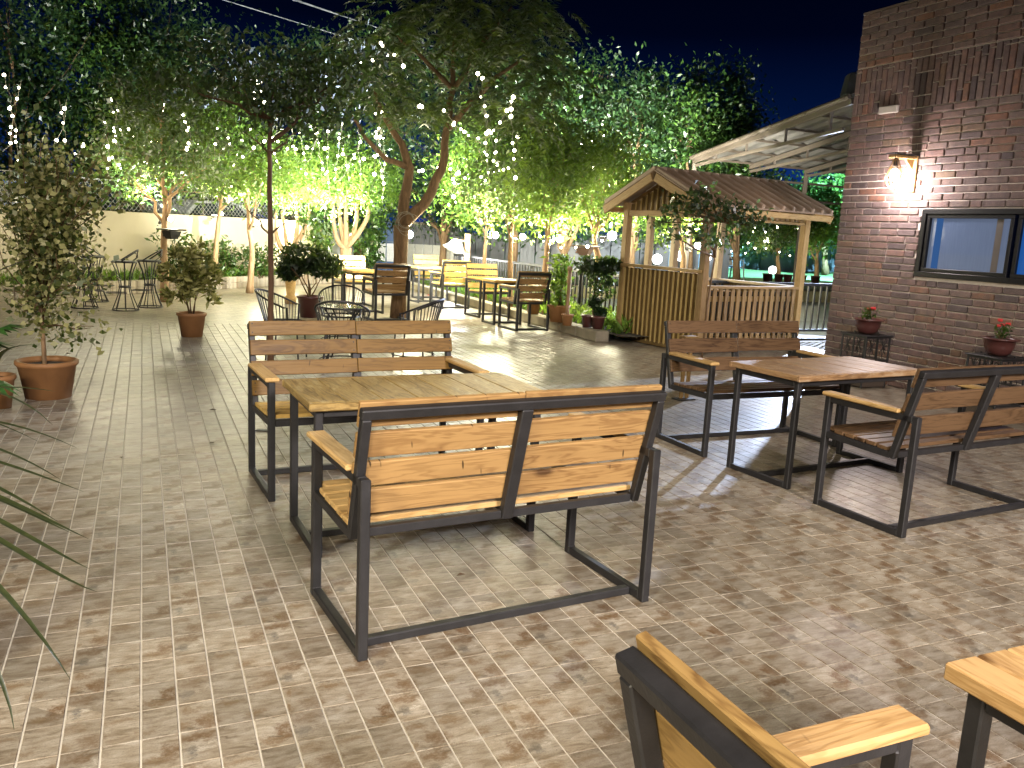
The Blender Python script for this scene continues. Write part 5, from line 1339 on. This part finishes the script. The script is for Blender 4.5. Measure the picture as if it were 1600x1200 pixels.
for lab, rs in SEQ.items():
    rs.sort(key=lambda o: proj(o.location)[0])
    for k, o in enumerate(rs): o['label'] = lab + ', ' + ORD[k] + ' from left'
# fallen leaves and the wooden stand behind the walnut bench
for x, y, lab in ((190, 716, 'at the open paving below the croton pot'), (333, 641, 'left of the orange brown bench, upper one'), (331, 693, 'left of the orange brown bench, lower one'), (720, 900, 'inside the pine bench floor frame'), (842, 497, 'at the foot of the kerb')):
    g = G(x, y); m = MB(); a = random.uniform(0, 6.3); L = random.uniform(.02, .03); d, s_ = Vector((math.cos(a), math.sin(a), 0)), Vector((-math.sin(a), math.cos(a), 0))
    m.add([-d * L + Vector((0, 0, .004)), s_ * L * .45 + Vector((0, 0, .012)), d * L + Vector((0, 0, .006)), -s_ * L * .45 + Vector((0, 0, .010)), Vector((0, 0, .003))], [(0, 4, 1), (1, 4, 2), (2, 4, 3), (3, 4, 0)])
    tag(m.build('fallen_leaf', M_DRYLEAF, None, False, g), 'tiny dry leaf ' + lab, 'leaf', 'dry leaves fallen on the terrace')
g = G(1068, 624); r = thing('wooden_stand', 'short wooden stand on a black foot plate behind the walnut bench', 'stand', g, .5)
m = MB(); m.box((0, 0, .006), (.20, .12, .012), None, .003); m.build('foot_plate', M_IRON, r)
for x in (-.035, .035): m = MB(); m.box((x, 0, .30), (.032, .03, .575), None, .004); m.build('leg', M_GAZR, r)
m = MB(); m.box((0, 0, .60), (.16, .10, .02), None, .004); m.build('top', M_GAZR, r)
# overhead wires
for (x0, y0), (x1, y1), Y, lab in (((330, -6), (500, 46), 24, 'single pale overhead wire crossing the black sky at upper left'), ((440, -6), (580, 40), 25, 'upper wire of the close overhead pair left of the feathery crown'), ((446, -6), (586, 42), 25, 'lower wire of the close overhead pair left of the feathery crown')):
    m = MB(); a, b_ = at(x0, y0, Y), at(x1, y1, Y); d = b_ - a; m.tube([a - d * 3, a, b_, b_ + d * 3], .012, 5); tag(m.build('overhead_wire', plain('wire_pale', (.35, .36, .40), .4)), lab, 'wire', 'overhead wires')

# ================================================================ floodlights and porch lights (the ones behind the viewer are added)
def flood(label, p, aim, power, col=(.97, 1.0, .90), spot=120, back=.2):
    p = Vector(p); d = (Vector(aim) - p).normalized(); r = thing('floodlight', label, 'floodlight', p, 0, 'small floodlights strapped to the tree trunks')
    rot = d.to_track_quat('Z', 'Y').to_matrix()
    m = MB(); m.box((0, 0, 0), (.13, .09, .035), rot, .008); m.build('housing', M_IRON, r)
    m = MB(); m.box(d * .0195, (.11, .07, .003), rot); m.build('lens', M_LED, r)
    m = MB(); m.bar((0, 0, -.02), (0, -back, -.06), .025, .012); m.build('bracket', M_IRON, r)
    lamp('lamp_light', 'SPOT', d * .05, power, col, r, .06, None, spot, .5).rotation_euler = d.to_track_quat('-Z', 'Y').to_euler()
    return r
F = PW['flood']
def fl(px, Y, z, apx, apy, aY, k, lab, spill=1.0):
    p = plan(px, Y); p.z = z; r_ = flood(lab, p, at(apx, apy, aY), F * k, spot=108)
    m = MB(); m.ball((.16, -.05, .06), .035 + .03 * spill * (2.6 if 'brightest' in lab else 1), 12, 8); m.build('glare_bulb', M_LED, r_, True)  # round bulb added beside each floodlight for its glare
    lamp('lamp_light', 'POINT', (.16, -.05, .06), PW['spill'] * spill, (1.0, .92, .62), r_, .12)  # added all-round light that brightens the paving
fl(257, 14.65, 1.35, 235, 235, 15.2, .8, 'small floodlight behind the tray lamp trunk', .2)
fl(337, 17.85, 1.5, 330, 230, 18.0, .7, 'small floodlight behind the slim leaning trunk', .2)
fl(393, 17.25, 1.35, 425, 250, 18.5, 1.0, 'small floodlight behind the slim forked trunk', .35)
fl(452, 20.8, 1.0, 455, 260, 20.9, 1.2, 'small floodlight behind the pale fanning stems left of the dark shrub', .8)
fl(540, 20.3, 1.15, 535, 270, 20.3, 1.5, 'small floodlight behind the pale fanning stems by the blue gate')
fl(622, 14.1, 1.3, 592, 260, 19, 1.3, 'small floodlight on the far side of the forked trunk')
fl(757, 16.85, 1.35, 775, 250, 17, 1.0, 'small floodlight behind the trunk next to the white floodlight')
fl(797, 15.45, 1.35, 800, 250, 16, .8, 'small floodlight behind the dark stem by the railing', .8)
fl(853, 14.9, 1.35, 862, 250, 15.8, 1.0, 'small floodlight behind the trunk at the brown single seat')
fl(933, 15.1, 1.45, 940, 250, 16.6, PW['flood_right'] / F, 'brightest small floodlight on the twiggy tree left of the gazebo', .6)
fl(1066, 15.8, 1.35, 1045, 250, 18, 1.2, 'small floodlight behind the tree in the gazebo opening')
p = at(712, 385, 19.5); r = thing('white_floodlight', 'white shaded floodlight glaring beside the sheet fence', 'floodlight', p, .25)
m = MB(); m.lathe([(0, .16), (.10, .15), (.20, .0), (.30, -.06), (.28, -.075), (.18, -.02), (.08, .1)], 16); o = m.build('shade', M_WHITE, r, True); o.rotation_euler = (.2, .25, 0)
m = MB(); m.ball((0, 0, -.0), .09, 12, 8); m.build('bulb', M_GLOBE, r, True)
m = MB(); m.bar((.28, .02, -p.z), (.28, .02, .3), .12, .12, ch=.01); m.bar((.28, .02, .12), (0, 0, .15), .04, .04); m.build('post', M_BARKL, r)
lamp('lamp_light', 'POINT', (0, -.2, -.12), PW['gate'], (.96, .97, 1.0), r, .1)
lamp('lamp_light', 'POINT', (-.1, -.15, .35), PW['gate'] * .6, (1, .98, .9), r, .1)
def garden_lamp(label, p, power, col, aim, spot):
    r = thing('garden_floodlight', label, 'floodlight', p, 0, 'pole floodlights of the garden'); d = (Vector(aim) - Vector(p)).normalized(); rot = d.to_track_quat('Z', 'Y').to_matrix()
    m = MB(); m.box(d * -.05, (.3, .22, .08), rot, .01); m.build('housing', M_IRON, r)
    m = MB(); m.box(d * -.007, (.27, .19, .004), rot); m.build('lens', M_LED, r)
    m = MB(); m.tube([(0, 0, -p[2]), (0, 0, -.1)], .04, 8); m.build('pole', M_STEEL, r)
    lamp('lamp_light', 'SPOT', d * .06, power, col, r, .12, None, spot, .5).rotation_euler = d.to_track_quat('-Z', 'Y').to_euler()
q = S(26.0, 24.0); garden_lamp('cool white pole floodlight over the lawn, hidden behind the brick building', (q.x, q.y, 5.2), PW['lawn'], (.40, .85, 1.0), plan(1200, 37), 130)
q = S(14.0, 12.0); garden_lamp('cool white pole floodlight beside the path behind the brick building', (q.x, q.y, 2.4), 160, (.55, .75, 1.0), S(9.6, 11.6), 70)
# large soft lights added behind the viewer, out of view
def fill(label, p, aim, power, col, size):
    r = thing('fill_light', label, 'lamp', p, 0, 'porch lights added behind the viewer'); d = (Vector(aim) - Vector(p)).normalized(); rot = d.to_track_quat('Z', 'Y').to_matrix()
    m = MB(); m.box(d * -.06, (size * 1.2, size * 1.2, .08), rot, .01); m.build('housing', M_STEEL, r)
    m = MB(); m.tube([(0, 0, -p[2]), (0, 0, -.08)], .05, 8); m.build('pole', M_STEEL, r)
    L_ = lamp('lamp_light', 'AREA', d * .01, power, col, r, size, None); L_.data.spread = rad(70); L_.rotation_euler = d.to_track_quat('-Z', 'Y').to_euler()
fill('warm porch light added on a tall pole behind the viewer to the left', (-5.5, -8.0, 6.6), (-2.6, -1.5, 0), PW['fill_l'], (1.0, .90, .66), 2.6)
fill('middle porch light added on a tall pole behind the viewer', (-.4, -8.5, 6.8), (0, -1.5, 0), PW['fill_m'], (1.0, .91, .78), 2.6)
fill('neutral porch light added on a tall pole behind the viewer to the right', (5.5, -7.0, 6.4), (3.0, -.6, 0), PW['fill_r'], (1.0, .90, .88), 2.4)
cf = Vector((7.15, 17.3, 2.95)); r = thing('canopy_floodlight', 'cool white floodlight hung under the corrugated canopy', 'floodlight', cf)
d = (Vector((1.2, 5.2, 0)) - cf).normalized(); rot = d.to_track_quat('Z', 'Y').to_matrix()
m = MB(); m.box(d * -.05, (.26, .2, .07), rot, .01); m.build('housing', M_IRON, r)
m = MB(); m.box(d * -.012, (.23, .17, .004), rot); m.build('lens', M_LED, r)
m = MB(); m.tube([(0, 0, .04), (0, 0, .75)], .015, 6); m.build('hanger', M_IRON, r)
lamp('lamp_light', 'SPOT', d * .05, PW['canopy'], (.62, .74, 1.0), r, .06, None, 62, .3).rotation_euler = d.to_track_quat('-Z', 'Y').to_euler()
print('bulbs', NB[0], 'objects', len(bpy.data.objects))
